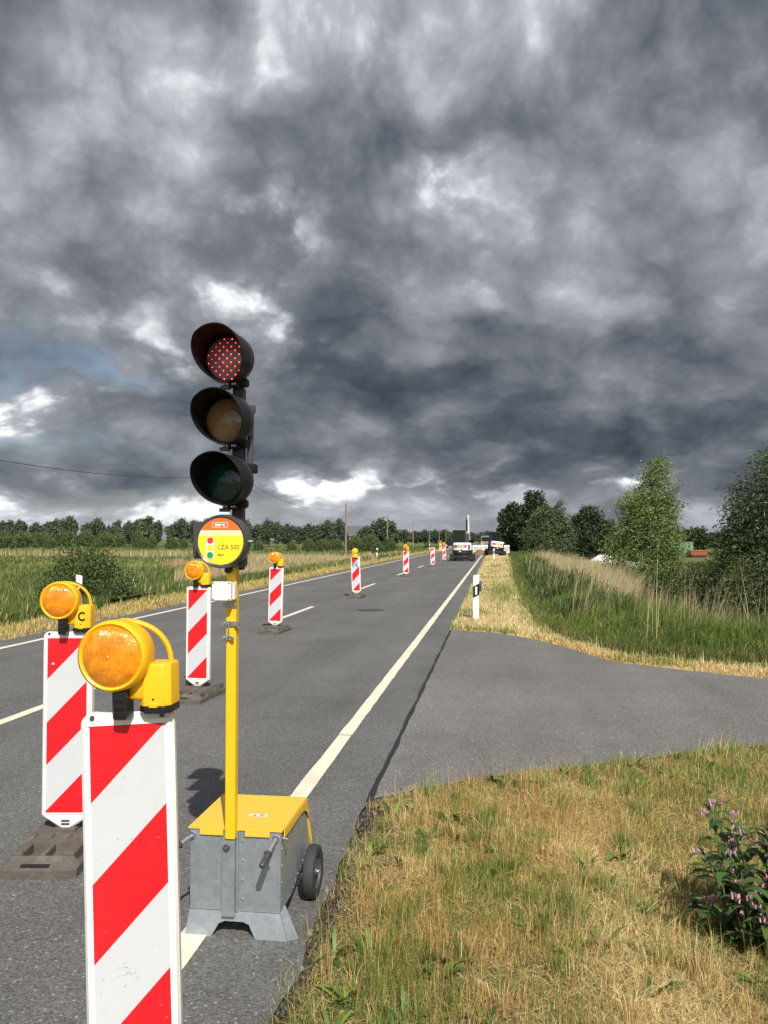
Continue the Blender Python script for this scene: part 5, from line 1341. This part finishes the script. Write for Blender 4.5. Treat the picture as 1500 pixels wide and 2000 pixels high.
def near_verge():
    r = np.random.default_rng(101); n = 330000
    y = 1.2 + 6.4 * r.uniform(0, 1, n) ** 1.25; x = EDGE_R - .02 + r.uniform(0, 1, n) ** 1.1 * (1.6 + .55 * y)
    ok = (y < ylow(x) - .02 + .05 * r.normal(0, 1, n)) & (x > EDGE_R + .05 * fbm(y, x * 0, 3.0, 4) - .035)
    # bare gravelly strip by the kerb near the trolley
    bare = (x < EDGE_R + .22 * fbm(y, y * 0, 1.6, 6)) & (y < 5.1) & (r.uniform(0, 1, n) < .55)
    clump = fbm(x, y, 7.0, 55)
    ok &= ~bare & (r.uniform(0, 1, n) < .30 + 1.0 * sstep(clump, .32, .62))
    x, y = x[ok], y[ok]; n = len(x); clump = clump[ok]
    gm = fbm(x, y, 1.5, 61) + .25 * (fbm(x, y, 5, 63) - .5); rm = fbm(x, y, 1.9, 71)
    green = sstep(gm, .50, .62) * .85
    green = np.maximum(green, sstep(x, .55, .95) * sstep(y, 3.2, 4.2) * .8)
    green = np.maximum(green, sstep(y, 4.7, 5.6) * .3)
    lush = sstep(x - .35 * y, -1.25, -.3)                # towards the flowering plant
    green *= 1 - .8 * sstep(np.hypot(x - .55, y - 3.3), .5, .2)
    pick = r.uniform(0, 1, n)
    isg = pick < green * .85 * (1 - .8 * np.exp(-(((x - .60) / .25) ** 2 + ((y - 3.2) / 1.3) ** 2)))
    c = lerp(STRAW * .85, STRAW2 * .95, r.uniform(0, 1, n)); c = np.where((r.uniform(0, 1, n) < sstep(rm, .48, .60) * .8)[:, None], lerp(RUST * 1.25, STRAW * .8, r.uniform(0, 1, n)), c)
    pale = np.exp(-(((x - .60) / .27) ** 2 + ((y - 3.2) / 1.3) ** 2)) + .8 * np.exp(-(((x - .35) / .3) ** 2 + ((y - 2.5) / .5) ** 2)); c = lerp(c, np.array((.74, .60, .30)), np.clip(pale, 0, 1) * .8)
    g = lerp(GREEN * .9, LGREEN, r.uniform(0, 1, n)); c = np.where(isg[:, None], g, c)
    h = r.gamma(4, .25, n) * (.042 + .04 * sstep(clump, .35, .7)); h = np.where(isg, h * 1.0, h * 1.05); h = np.where(x < EDGE_R + .15, h * .75, h)
    flat = (~isg) & (r.uniform(0, 1, n) < .48 + .4 * np.clip(pale, 0, 1))
    lean = np.abs(r.normal(.25, .25, n)); lean = np.where(flat, r.uniform(1.0, 1.45, n), lean); h = np.where(flat, h * 1.25, h)
    blades('verge_grass', x, y, h, .0013 + .0005 * y * r.uniform(.6, 1.4, n) * .6, lean, r.normal(.6, 1.6, n), vary(c, r, .25), 102, curve=.25)
    # matted thatch of old straw
    n = 150000; y = 1.3 + 6.0 * r.uniform(0, 1, n) ** 1.2; x = EDGE_R + .02 + r.uniform(0, 1, n) * (1.5 + .5 * y); ok = (y < ylow(x) - .03) & (x > EDGE_R + .18 * fbm(y, y * 0, 1.6, 6)); x, y = x[ok], y[ok]; n = len(x)
    c = lerp(STRAW * .62, STRAW2 * .95, r.uniform(0, 1, n)); c = np.where((r.uniform(0, 1, n) < .18)[:, None], lerp(EARTH, RUST, r.uniform(0, 1, n)), c)
    c = lerp(c, np.array((.74, .60, .30)), .75 * np.exp(-(((x - .60) / .27) ** 2 + ((y - 3.2) / 1.3) ** 2)))
    blades('dead_thatch', x, y, r.uniform(.02, .085, n), .0016 + .0005 * y * r.uniform(.5, 1.2, n), r.uniform(1.15, 1.55, n), r.uniform(0, 6.3, n), vary(c, r, .28), 109, z=zt(x, y) + r.uniform(0, .022, n), curve=.1)
    # seed stalks
    n = 9000; y = 1.6 + 5.5 * r.uniform(0, 1, n); x = EDGE_R + .05 + r.uniform(0, 1, n) * (1.3 + .5 * y); ok = (y < ylow(x) - .05) & (r.uniform(0, 1, n) < .2 + sstep(fbm(x, y, 1.9, 71), .45, .6)); x, y = x[ok], y[ok]; n = len(x)
    c = lerp(STRAW * .9, RUST * 1.3, r.uniform(0, 1, n))
    blades('dry_stalks', x, y, r.uniform(.09, .22, n), np.full(n, .0021), np.abs(r.normal(.18, .18, n)), r.uniform(0, 6.3, n), vary(c, r, .2), 104, curve=.4)
    # broad weeds in rosettes
    k = 190; cx = r.uniform(-.7, 3.0, k); cy = r.uniform(1.8, 6.6, k); ok = cy < ylow(cx) - .1; cx, cy = cx[ok], cy[ok]
    sel = r.uniform(0, 1, len(cx)) < .35 + sstep(fbm(cx, cy, 1.5, 61), .45, .6); cx, cy = cx[sel], cy[sel]
    m = 9; X = np.repeat(cx, m); Y = np.repeat(cy, m); n = len(X); a = r.uniform(0, 6.3, n)
    X = X + np.cos(a) * .012; Y = Y + np.sin(a) * .012
    c = lerp(DGREEN * 1.3, LGREEN * .9, r.uniform(0, 1, n))
    leafs('broadleaf_weeds', X, Y, zt(X, Y), r.uniform(.05, .13, n), r.uniform(.016, .034, n), r.uniform(.55, 1.2, n), a, vary(c, r, .2), M['weed'])
    # bits of dead stems and grit along the asphalt edge
    n = 2600; y = 1.5 + 4.0 * r.uniform(0, 1, n); x = EDGE_R + .01 + np.abs(r.normal(0, .09, n))
    c = lerp(np.array((.10, .085, .065)), np.array((.24, .20, .14)), r.uniform(0, 1, n))
    blades('edge_litter', x, y, r.uniform(.02, .07, n), r.uniform(.003, .007, n), r.uniform(1.2, 1.5, n), r.uniform(0, 6.3, n), vary(c, r, .3), 107, z=zt(x, y) + .004, curve=.1)
def tufts():
    r = np.random.default_rng(151); k = 420
    cx = r.uniform(-.65, 3.2, k); cy = 1.7 + 5.2 * r.uniform(0, 1, k); ok = (cy < ylow(cx) - .12) & (r.uniform(0, 1, k) < .25 + sstep(fbm(cx, cy, 1.5, 61), .46, .6)); cx, cy = cx[ok], cy[ok]; k = len(cx)
    m = 70; X = np.repeat(cx, m); Y = np.repeat(cy, m); n = k * m; a = r.uniform(0, 2 * PI, n); rr = np.abs(r.normal(0, .03, n)); sz = np.repeat(r.uniform(.6, 1.3, k), m)
    dry = np.repeat(r.uniform(0, 1, k) < .38, m)
    c = lerp(DGREEN * 1.5, LGREEN * 1.1, r.uniform(0, 1, n)); c = np.where(dry[:, None], lerp(RUST, STRAW2, r.uniform(0, 1, n)), c)
    blades('grass_tufts', X + np.cos(a) * rr * sz, Y + np.sin(a) * rr * sz, r.uniform(.05, .16, n) * sz, r.uniform(.0018, .0036, n), np.abs(r.normal(.45, .28, n)), a, vary(c, r, .25), 152, curve=.6)
    # grit and crumbs of asphalt along the edge
    n = 1400; y = 1.4 + 4.2 * r.uniform(0, 1, n); x = EDGE_R + .02 + np.abs(r.normal(0, .10, n)) * np.where(r.uniform(0, 1, n) < .8, 1, 2.4) - .015
    q = r.uniform(0, 1, n) < .25; x2 = r.uniform(-.75, 2.2, n); y2 = ylow(x2) - .02 - np.abs(r.normal(0, .05, n)); x = np.where(q, x2, x); y = np.where(q, y2, y)
    z = np.maximum(zt(x, y), -.012); s_ = r.gamma(3, .0022, n) + .002; O = np.array([(1, 0, 0), (0, 1, 0), (-1, 0, 0), (0, -1, 0), (0, 0, 1), (0, 0, -1)], float)
    V = np.stack([x, y, z + s_ * .3], 1)[:, None, :] + O[None] * s_[:, None, None] * r.uniform(.55, 1.25, (n, 6, 1)); F0 = np.array([(0, 1, 4), (1, 2, 4), (2, 3, 4), (3, 0, 4), (1, 0, 5), (2, 1, 5), (3, 2, 5), (0, 3, 5)])
    F = (np.arange(n)[:, None, None] * 6 + F0[None]).reshape(-1, 3); c = lerp(np.array((.05, .048, .045)), np.array((.26, .24, .21)), r.uniform(0, 1, n) ** 2)
    tag(np_mesh('edge_gravel', V.reshape(-1, 3), [F], M['weed'], np.repeat(c, 6, 0)), kind='stuff')
def leafs(name, x, y, z, L, w, lean, ang, col, m):
    """broad pointed leaves, six points each, arching outwards"""
    n = len(x); B = np.stack([x, y, z], 1); o = np.stack([np.cos(ang), np.sin(ang), np.zeros(n)], 1); s = np.stack([-np.sin(ang), np.cos(ang), np.zeros(n)], 1); up = np.array((0, 0, 1.0))
    def at(t, l): return B + (o * np.sin(l)[:, None] + up * np.cos(l)[:, None]) * (L * t)[:, None]
    p1 = at(.38, lean * .8); p2 = at(.72, lean); p3 = at(1.0, lean * 1.25)
    V = np.stack([B - s * (w * .12)[:, None], B + s * (w * .12)[:, None], p1 + s * (w * .5)[:, None], p1 - s * (w * .5)[:, None], p2 + s * (w * .38)[:, None], p2 - s * (w * .38)[:, None], p3], 1).reshape(-1, 3)
    i = np.arange(n) * 7
    Q = np.concatenate([np.stack([i, i + 1, i + 2, i + 3], 1), np.stack([i + 3, i + 2, i + 4, i + 5], 1)]); Tt = np.stack([i + 5, i + 4, i + 6], 1)
    ob = np_mesh(name, V, [Q, Tt], m, np.repeat(col, 7, 0)); tag(ob, kind='stuff')
    return ob
def right_verge():
    r = np.random.default_rng(201); n = 260000
    y = 10.2 + 62 * r.uniform(0, 1, n) ** 1.9; hi = np.minimum(xtg(y) + .25, 9); x = EDGE_R - .02 + r.uniform(0, 1, n) * (hi - EDGE_R)
    ok = (y > yup(x) + .02 + .07 * r.normal(0, 1, n)) & (x < 7)
    ok &= r.uniform(0, 1, n) < .4 + sstep(fbm(x, y, 2.2, 14), .3, .6)
    x, y = x[ok], y[ok]; n = len(x); d = dist_tg(x, y)
    gm = fbm(x, y * .6, .9, 15); green = sstep(gm, .56, .68) * .45; green = np.maximum(green, sstep(d, -.45, .1) * .75)
    green = np.maximum(green, np.exp(-((y - yup(x) - .25) / .22) ** 2) * .65 * (x < .4))
    green = np.maximum(green, np.exp(-((x - .25) / .5) ** 2 - ((y - 26) / 4.0) ** 2) * .7)
    isg = r.uniform(0, 1, n) < green
    c = lerp(np.array((.54, .43, .20)), np.array((.74, .63, .36)), r.uniform(0, 1, n)); c = np.where(isg[:, None], lerp(GREEN * 1.4, np.array((.25, .26, .08)), r.uniform(0, 1, n)), c)
    rim = (y < yup(x) + .5) & (x > .5); c = np.where((rim & ~isg)[:, None], lerp(STRAW2 * 1.05, np.array((.50, .30, .12)), r.uniform(0, 1, n)), c)
    h = r.gamma(4, .25, n) * .065 * np.where(isg, 1.25, 1.0)
    lean = np.where(r.uniform(0, 1, n) < .45, r.uniform(.9, 1.4, n), np.abs(r.normal(.3, .3, n)))
    blades('mown_verge_grass', x, y, h, .004 + .00055 * y, lean, r.uniform(0, 6.3, n), vary(c, r, .2), 202)
def ditch():
    r = np.random.default_rng(301); n = 300000
    y = 11.2 + 75 * r.uniform(0, 1, n) ** 1.8; d0 = r.uniform(0, 1, n) ** .9 * 5.2
    x = xtg(y) + d0 - .1
    m = r.uniform(0, 1, n) < .38; x = np.where(m, 1.0 + r.uniform(0, 1, n) * 10, x); y = np.where(m, 11.2 + r.uniform(0, 1, n) ** 1.2 * 9, y)
    d = dist_tg(x, y); ok = (d > -.15) & (d < 6.5) & (x < 12)
    x, y, d = x[ok], y[ok], d[ok]; n = len(x)
    cl = fbm(x, y, 1.1, 16)
    h = (.18 + .55 * sstep(d, -.1, 1.6)) * r.uniform(.6, 1.25, n) * (.65 + .7 * cl)
    c = lerp(DGREEN * 1.25, LGREEN * .85, np.clip(r.uniform(0, 1, n) ** 1.5 * .7 + (fbm(x, y, .9, 17) - .45) * 1.2, 0, 1))
    c = np.where((r.uniform(0, 1, n) < .08)[:, None], STRAW * .8, c)
    c = lerp(c, np.array((.16, .15, .05)), np.clip(sstep(d, .35, -.1) * .7, 0, 1))
    blades('ditch_grass', x, y, h, .004 + .00045 * y, np.abs(r.normal(.38, .22, n)), r.normal(.3, 1.2, n), vary(c, r, .25), 302, curve=.7)
    # broad leaved weeds of the ditch edge
    n = 60000; x = .9 + r.uniform(0, 1, n) * 9.5; y = 11.0 + r.uniform(0, 1, n) ** 1.3 * 10; d = dist_tg(x, y); ok = (d > .05) & (d < 4.5); x, y, d = x[ok], y[ok], d[ok]; n = len(x)
    c = lerp(DGREEN * .9, np.array((.16, .23, .05)), r.uniform(0, 1, n) ** 2.2)
    leafs('ditch_weeds', x, y, zt(x, y) + r.uniform(.05, 1, n) * .55 * sstep(d, -.1, 1.5), r.uniform(.05, .13, n), r.uniform(.014, .036, n), r.uniform(.3, 1.7, n), r.uniform(0, 6.3, n), vary(c, r, .3), M['weed'])
    # green reed leaves along the verge
    n = 42000; y = 13.2 + 36 * r.uniform(0, 1, n) ** 1.5; x = xtg(y) + .35 + np.abs(r.normal(0, .9, n)); d = dist_tg(x, y); ok = (fbm(x, y, .55, 51) > .46) & (x < .8 + .11 * y); x, y, d = x[ok], y[ok], d[ok]; n = len(x)
    c = lerp(np.array((.032, .058, .014)), np.array((.13, .18, .05)), r.uniform(0, 1, n) ** 1.6)
    leafs('green_reeds', x, y, zt(x, y) + r.uniform(.02, 1, n) ** .8 * (.15 + .65 * sstep(d, .2, 1.5)) * (.4 + 1.1 * fbm(x, y, .9, 52)), r.uniform(.14, .34, n), .007 + .00045 * y * r.uniform(.6, 1.2, n), r.uniform(.2, 1.5, n), r.normal(.2, 1.2, n), vary(c, r, .3), M['weed'])
    # tan reeds of last year
    n = 52000; y = 19 + 46 * r.uniform(0, 1, n) ** 1.2; x = xtg(y) + 1.5 + r.uniform(0, 1, n) * 4.6; ok = (fbm(x, y, .6, 19) > .42) & (r.uniform(0, 1, n) < .35 + 1.2 * (fbm(x, y, 1.5, 21) - .3)) & (x < .138 * y + .5 + .8 * (fbm(x, y, .4, 20) - .5)); x, y = x[ok], y[ok]; n = len(x)
    c = lerp(REED * .8, REED * 1.35, r.uniform(0, 1, n))
    blades('tan_reeds', x, y, r.uniform(.9, 1.75, n) * np.interp(y, [19, 32, 65], [1.0, .95, .78]), .004 + .0003 * y, np.abs(r.normal(.30, .15, n)), r.normal(.0, .55, n), vary(c, r, .3), 307, curve=.3)
    n = 170; x = 2.2 + r.uniform(0, 1, n) * 5.0; y = 12.6 + r.uniform(0, 1, n) * 4; c = lerp(REED * .9, REED * 1.3, r.uniform(0, 1, n))
    blades('dead_reed_stems', x, y, r.uniform(1.0, 1.75, n), r.uniform(.007, .013, n), np.abs(r.normal(.14, .16, n)), r.normal(.2, 1.0, n), vary(c, r, .15), 309, curve=.5)
    n = 5200; y = 14 + 30 * r.uniform(0, 1, n); x = xtg(y) + .5 + r.uniform(0, 1, n) * (.33 * y); ok = fbm(x, y, .5, 57) > .45; x, y = x[ok], y[ok]; n = len(x)
    c = lerp(REED * .75, REED * 1.25, r.uniform(0, 1, n))
    blades('scattered_reeds', x, y, r.uniform(.7, 1.5, n), .004 + .00025 * y, np.abs(r.normal(.25, .18, n)), r.normal(.1, .9, n), vary(c, r, .25), 310, curve=.4)
    # dark wet undergrowth further right
    n = 40000; x = 3 + r.uniform(0, 1, n) * 22; y = 17 + r.uniform(0, 1, n) ** 1.3 * 60; ok = dist_tg(x, y) > 4; x, y = x[ok], y[ok]; n = len(x)
    c = lerp(np.array((.03, .048, .013)), np.array((.09, .12, .035)), r.uniform(0, 1, n)); c = lerp(c, np.array((.11, .13, .035)), sstep(fbm(x, y, .25, 23), .55, .68))
    blades('marsh_undergrowth', x, y, r.uniform(.4, .85, n), .02 + .0012 * y, np.abs(r.normal(.4, .25, n)), r.uniform(0, 6.3, n), vary(c, r, .3), 311, curve=.7)
def left_side():
    r = np.random.default_rng(401); n = 150000
    y = 5 + 110 * r.uniform(0, 1, n) ** 2.0; x = EDGE_L + .03 - r.uniform(0, 1, n) * 2.0; ok = r.uniform(0, 1, n) < .4 + sstep(fbm(x, y, 2.0, 33), .3, .6)
    ok &= ~((x < -9.5) & (y > 19.3) & (y < 23.3)); x, y = x[ok], y[ok]; n = len(x)
    isg = r.uniform(0, 1, n) < .12 + .65 * sstep(-x, 8.8, 9.8)
    c = lerp(STRAW * .75, STRAW2 * .85, r.uniform(0, 1, n)); c = lerp(c, EARTH * 1.5, sstep(x, -8.12, -7.95) * .7); c = np.where(isg[:, None], lerp(GREEN * .9, LGREEN * .9, r.uniform(0, 1, n)), c)
    blades('mown_left_verge', x, y, r.gamma(4, .25, n) * .085, .006 + .0006 * y, np.abs(r.normal(.55, .4, n)), r.uniform(0, 6.3, n), vary(c, r, .22), 402)
    n = 230000; y = 7 + 130 * r.uniform(0, 1, n) ** 2.0; x = -9.3 - r.uniform(0, 1, n) ** 1.2 * (8 + .5 * y)
    lay = (x > -14.5) & (y > 19.3 + .8 * np.clip(-10.2 - x, 0, 9)) & (y < 23.4 + .7 * np.clip(-10.2 - x, 0, 9)); x, y = x[~lay], y[~lay]; n = len(x)
    t = fbm(x, y, .16, 35); c = lerp(np.array((.085, .135, .035)), np.array((.21, .245, .08)), np.clip(r.uniform(0, 1, n) * .5 + t * 1.6 - .5, 0, 1))
    c = lerp(c, DGREEN * 1.2, sstep(fbm(x, y, .09, 37), .5, .6) * .5); c = np.where((r.uniform(0, 1, n) < .10)[:, None], STRAW2 * .8, c)
    tan = sstep(fbm(x * .5, y, .07, 39), .60, .68) * sstep(y, 30, 50); c = np.where((r.uniform(0, 1, n) < tan * .8)[:, None], REED * .95, c)
    h = r.uniform(.35, .8, n) * (.55 + .45 * sstep(-x, 9.3, 11.5)) * (1 + .35 * tan)
    blades('left_field_grass', x, y, h, .010 + .0010 * y, np.abs(r.normal(.28, .2, n)), r.normal(.2, 1.3, n), vary(c, r, .22), 404, curve=.6)
    # reed beds
    n = 24000; y = 38 + 46 * r.uniform(0, 1, n); x = -13.0 - r.uniform(0, 1, n) * 14 + .04 * (y - 38); ok = (fbm(x, y, .14, 41) > .47) & (x > -.40 * y); x, y = x[ok], y[ok]; n = len(x)
    c = lerp(REED * .8, REED * 1.3, r.uniform(0, 1, n))
    blades('left_reed_bed', x, y, r.uniform(.7, 1.35, n), .010 + .0007 * y, np.abs(r.normal(.2, .12, n)), r.normal(.2, .6, n), vary(c, r, .18), 406, curve=.3)
    n = 14000; y = 86 + 22 * r.uniform(0, 1, n); x = -30 - r.uniform(0, 1, n) * 60; ok = fbm(x, y * 2, .05, 43) > .54; x, y = x[ok], y[ok]; n = len(x)
    c = lerp(REED * .8, REED * 1.2, r.uniform(0, 1, n)); c = np.where((r.uniform(0, 1, n) < .35)[:, None], LGREEN * .9, c)
    blades('far_reed_bed', x, y, r.uniform(.8, 1.5, n), .10 + r.uniform(0, .06, n), np.abs(r.normal(.15, .1, n)), r.uniform(0, 6.3, n), vary(c, r, .15), 408, curve=.3)
    n = 40000; y = 110 + 190 * r.uniform(0, 1, n); x = -12 - r.uniform(0, 1, n) * .75 * y; c = lerp(np.array((.07, .105, .03)), np.array((.19, .21, .075)), sstep(fbm(x, y * 2.5, .02, 45), .35, .6))
    blades('far_field_grass', x, y, r.uniform(.4, .9, n), .22 + r.uniform(0, .2, n), np.abs(r.normal(.3, .2, n)), r.uniform(0, 6.3, n), vary(c, r, .18), 410, curve=.3)
near_verge(); tufts(); right_verge(); ditch(); left_side()

# ------------------------------------------------------------------ flowering plant at the lower right
def comfrey():
    t = empty('flowering_plant', (1.10, 3.62, 0)); r = np.random.default_rng(7); q = random.Random(7)
    st = MB(); fl = MB(); LX = []
    tips = []
    for i in range(46):
        a = q.uniform(0, 2 * PI); R0 = q.uniform(.0, .24); b = Vector((R0 * math.cos(a), R0 * math.sin(a), -.02)); sp = q.uniform(.04, .31); hh = q.uniform(.16, .60)
        e = b + Vector((math.cos(a) * sp, math.sin(a) * sp, hh)); mid = b.lerp(e, .5) + Vector((math.cos(a) * -.02, math.sin(a) * -.02, .05))
        pts = [b, b.lerp(mid, .6), mid, mid.lerp(e, .6), e]; st.tube(pts, [.0045, .004, .0035, .003, .002], M['stem'], 6)
        for j in range(14):
            k = j / 13; p = (b.lerp(mid, k * 2) if k < .5 else mid.lerp(e, k * 2 - 1)); aa = q.uniform(0, 6.3); L = (.14 if k < .3 else .105 if k < .7 else .065) * q.uniform(.8, 1.25)
            LX.append((p.x, p.y, p.z, L, L * .38, q.uniform(.7, 1.6), aa))
        tips.append(e); tips.append(b.lerp(mid, .9) + Vector((q.uniform(-.06, .06), q.uniform(-.06, .06), .03))); tips.append(mid.lerp(e, .45) + Vector((q.uniform(-.05, .05), q.uniform(-.05, .05), .02)))
    for e in tips:
        if q.random() < .22: continue
        for s in (-1, 1):
            a = q.uniform(0, 6.3); c = e + Vector((math.cos(a) * .018, math.sin(a) * .018, .012))
            st.tube([e, e.lerp(c, .6) + Vector((0, 0, .008)), c], [.002, .0017, .0012], M['stem'], 5)
            for j in range(q.randint(2, 4)):
                o = c + Vector((q.uniform(-.017, .017), q.uniform(-.017, .017), q.uniform(-.004, .008)))
                tl = Matrix.Translation(o) @ Euler((q.uniform(-.4, .4), q.uniform(-.4, .4), 0)).to_matrix().to_4x4()
                fl.lathe([(.0008, .0025), (.0024, 0), (.003, -.005), (.0038, -.011), (.003, -.014)], M['pink'], 7, tl, axis='z')
    st.build('stem', t, smooth=50); fl.build('blossom', t, smooth=50)
    A = np.array(LX); n = len(A); c = lerp(np.array((.025, .052, .014)), np.array((.085, .14, .035)), r.uniform(0, 1, n))
    lo = leafs('foliage', A[:, 0], A[:, 1], A[:, 2], A[:, 3], A[:, 4], A[:, 5], A[:, 6], vary(c, r, .18), M['weed']); del lo['kind']; lo.parent = t
    tag(t, 'leafy green plant with drooping pink bell flowers in the dry grass', 'plant')
M['stem'] = mat('green_stem', (.07, .13, .035), .6, var=.2)
comfrey()
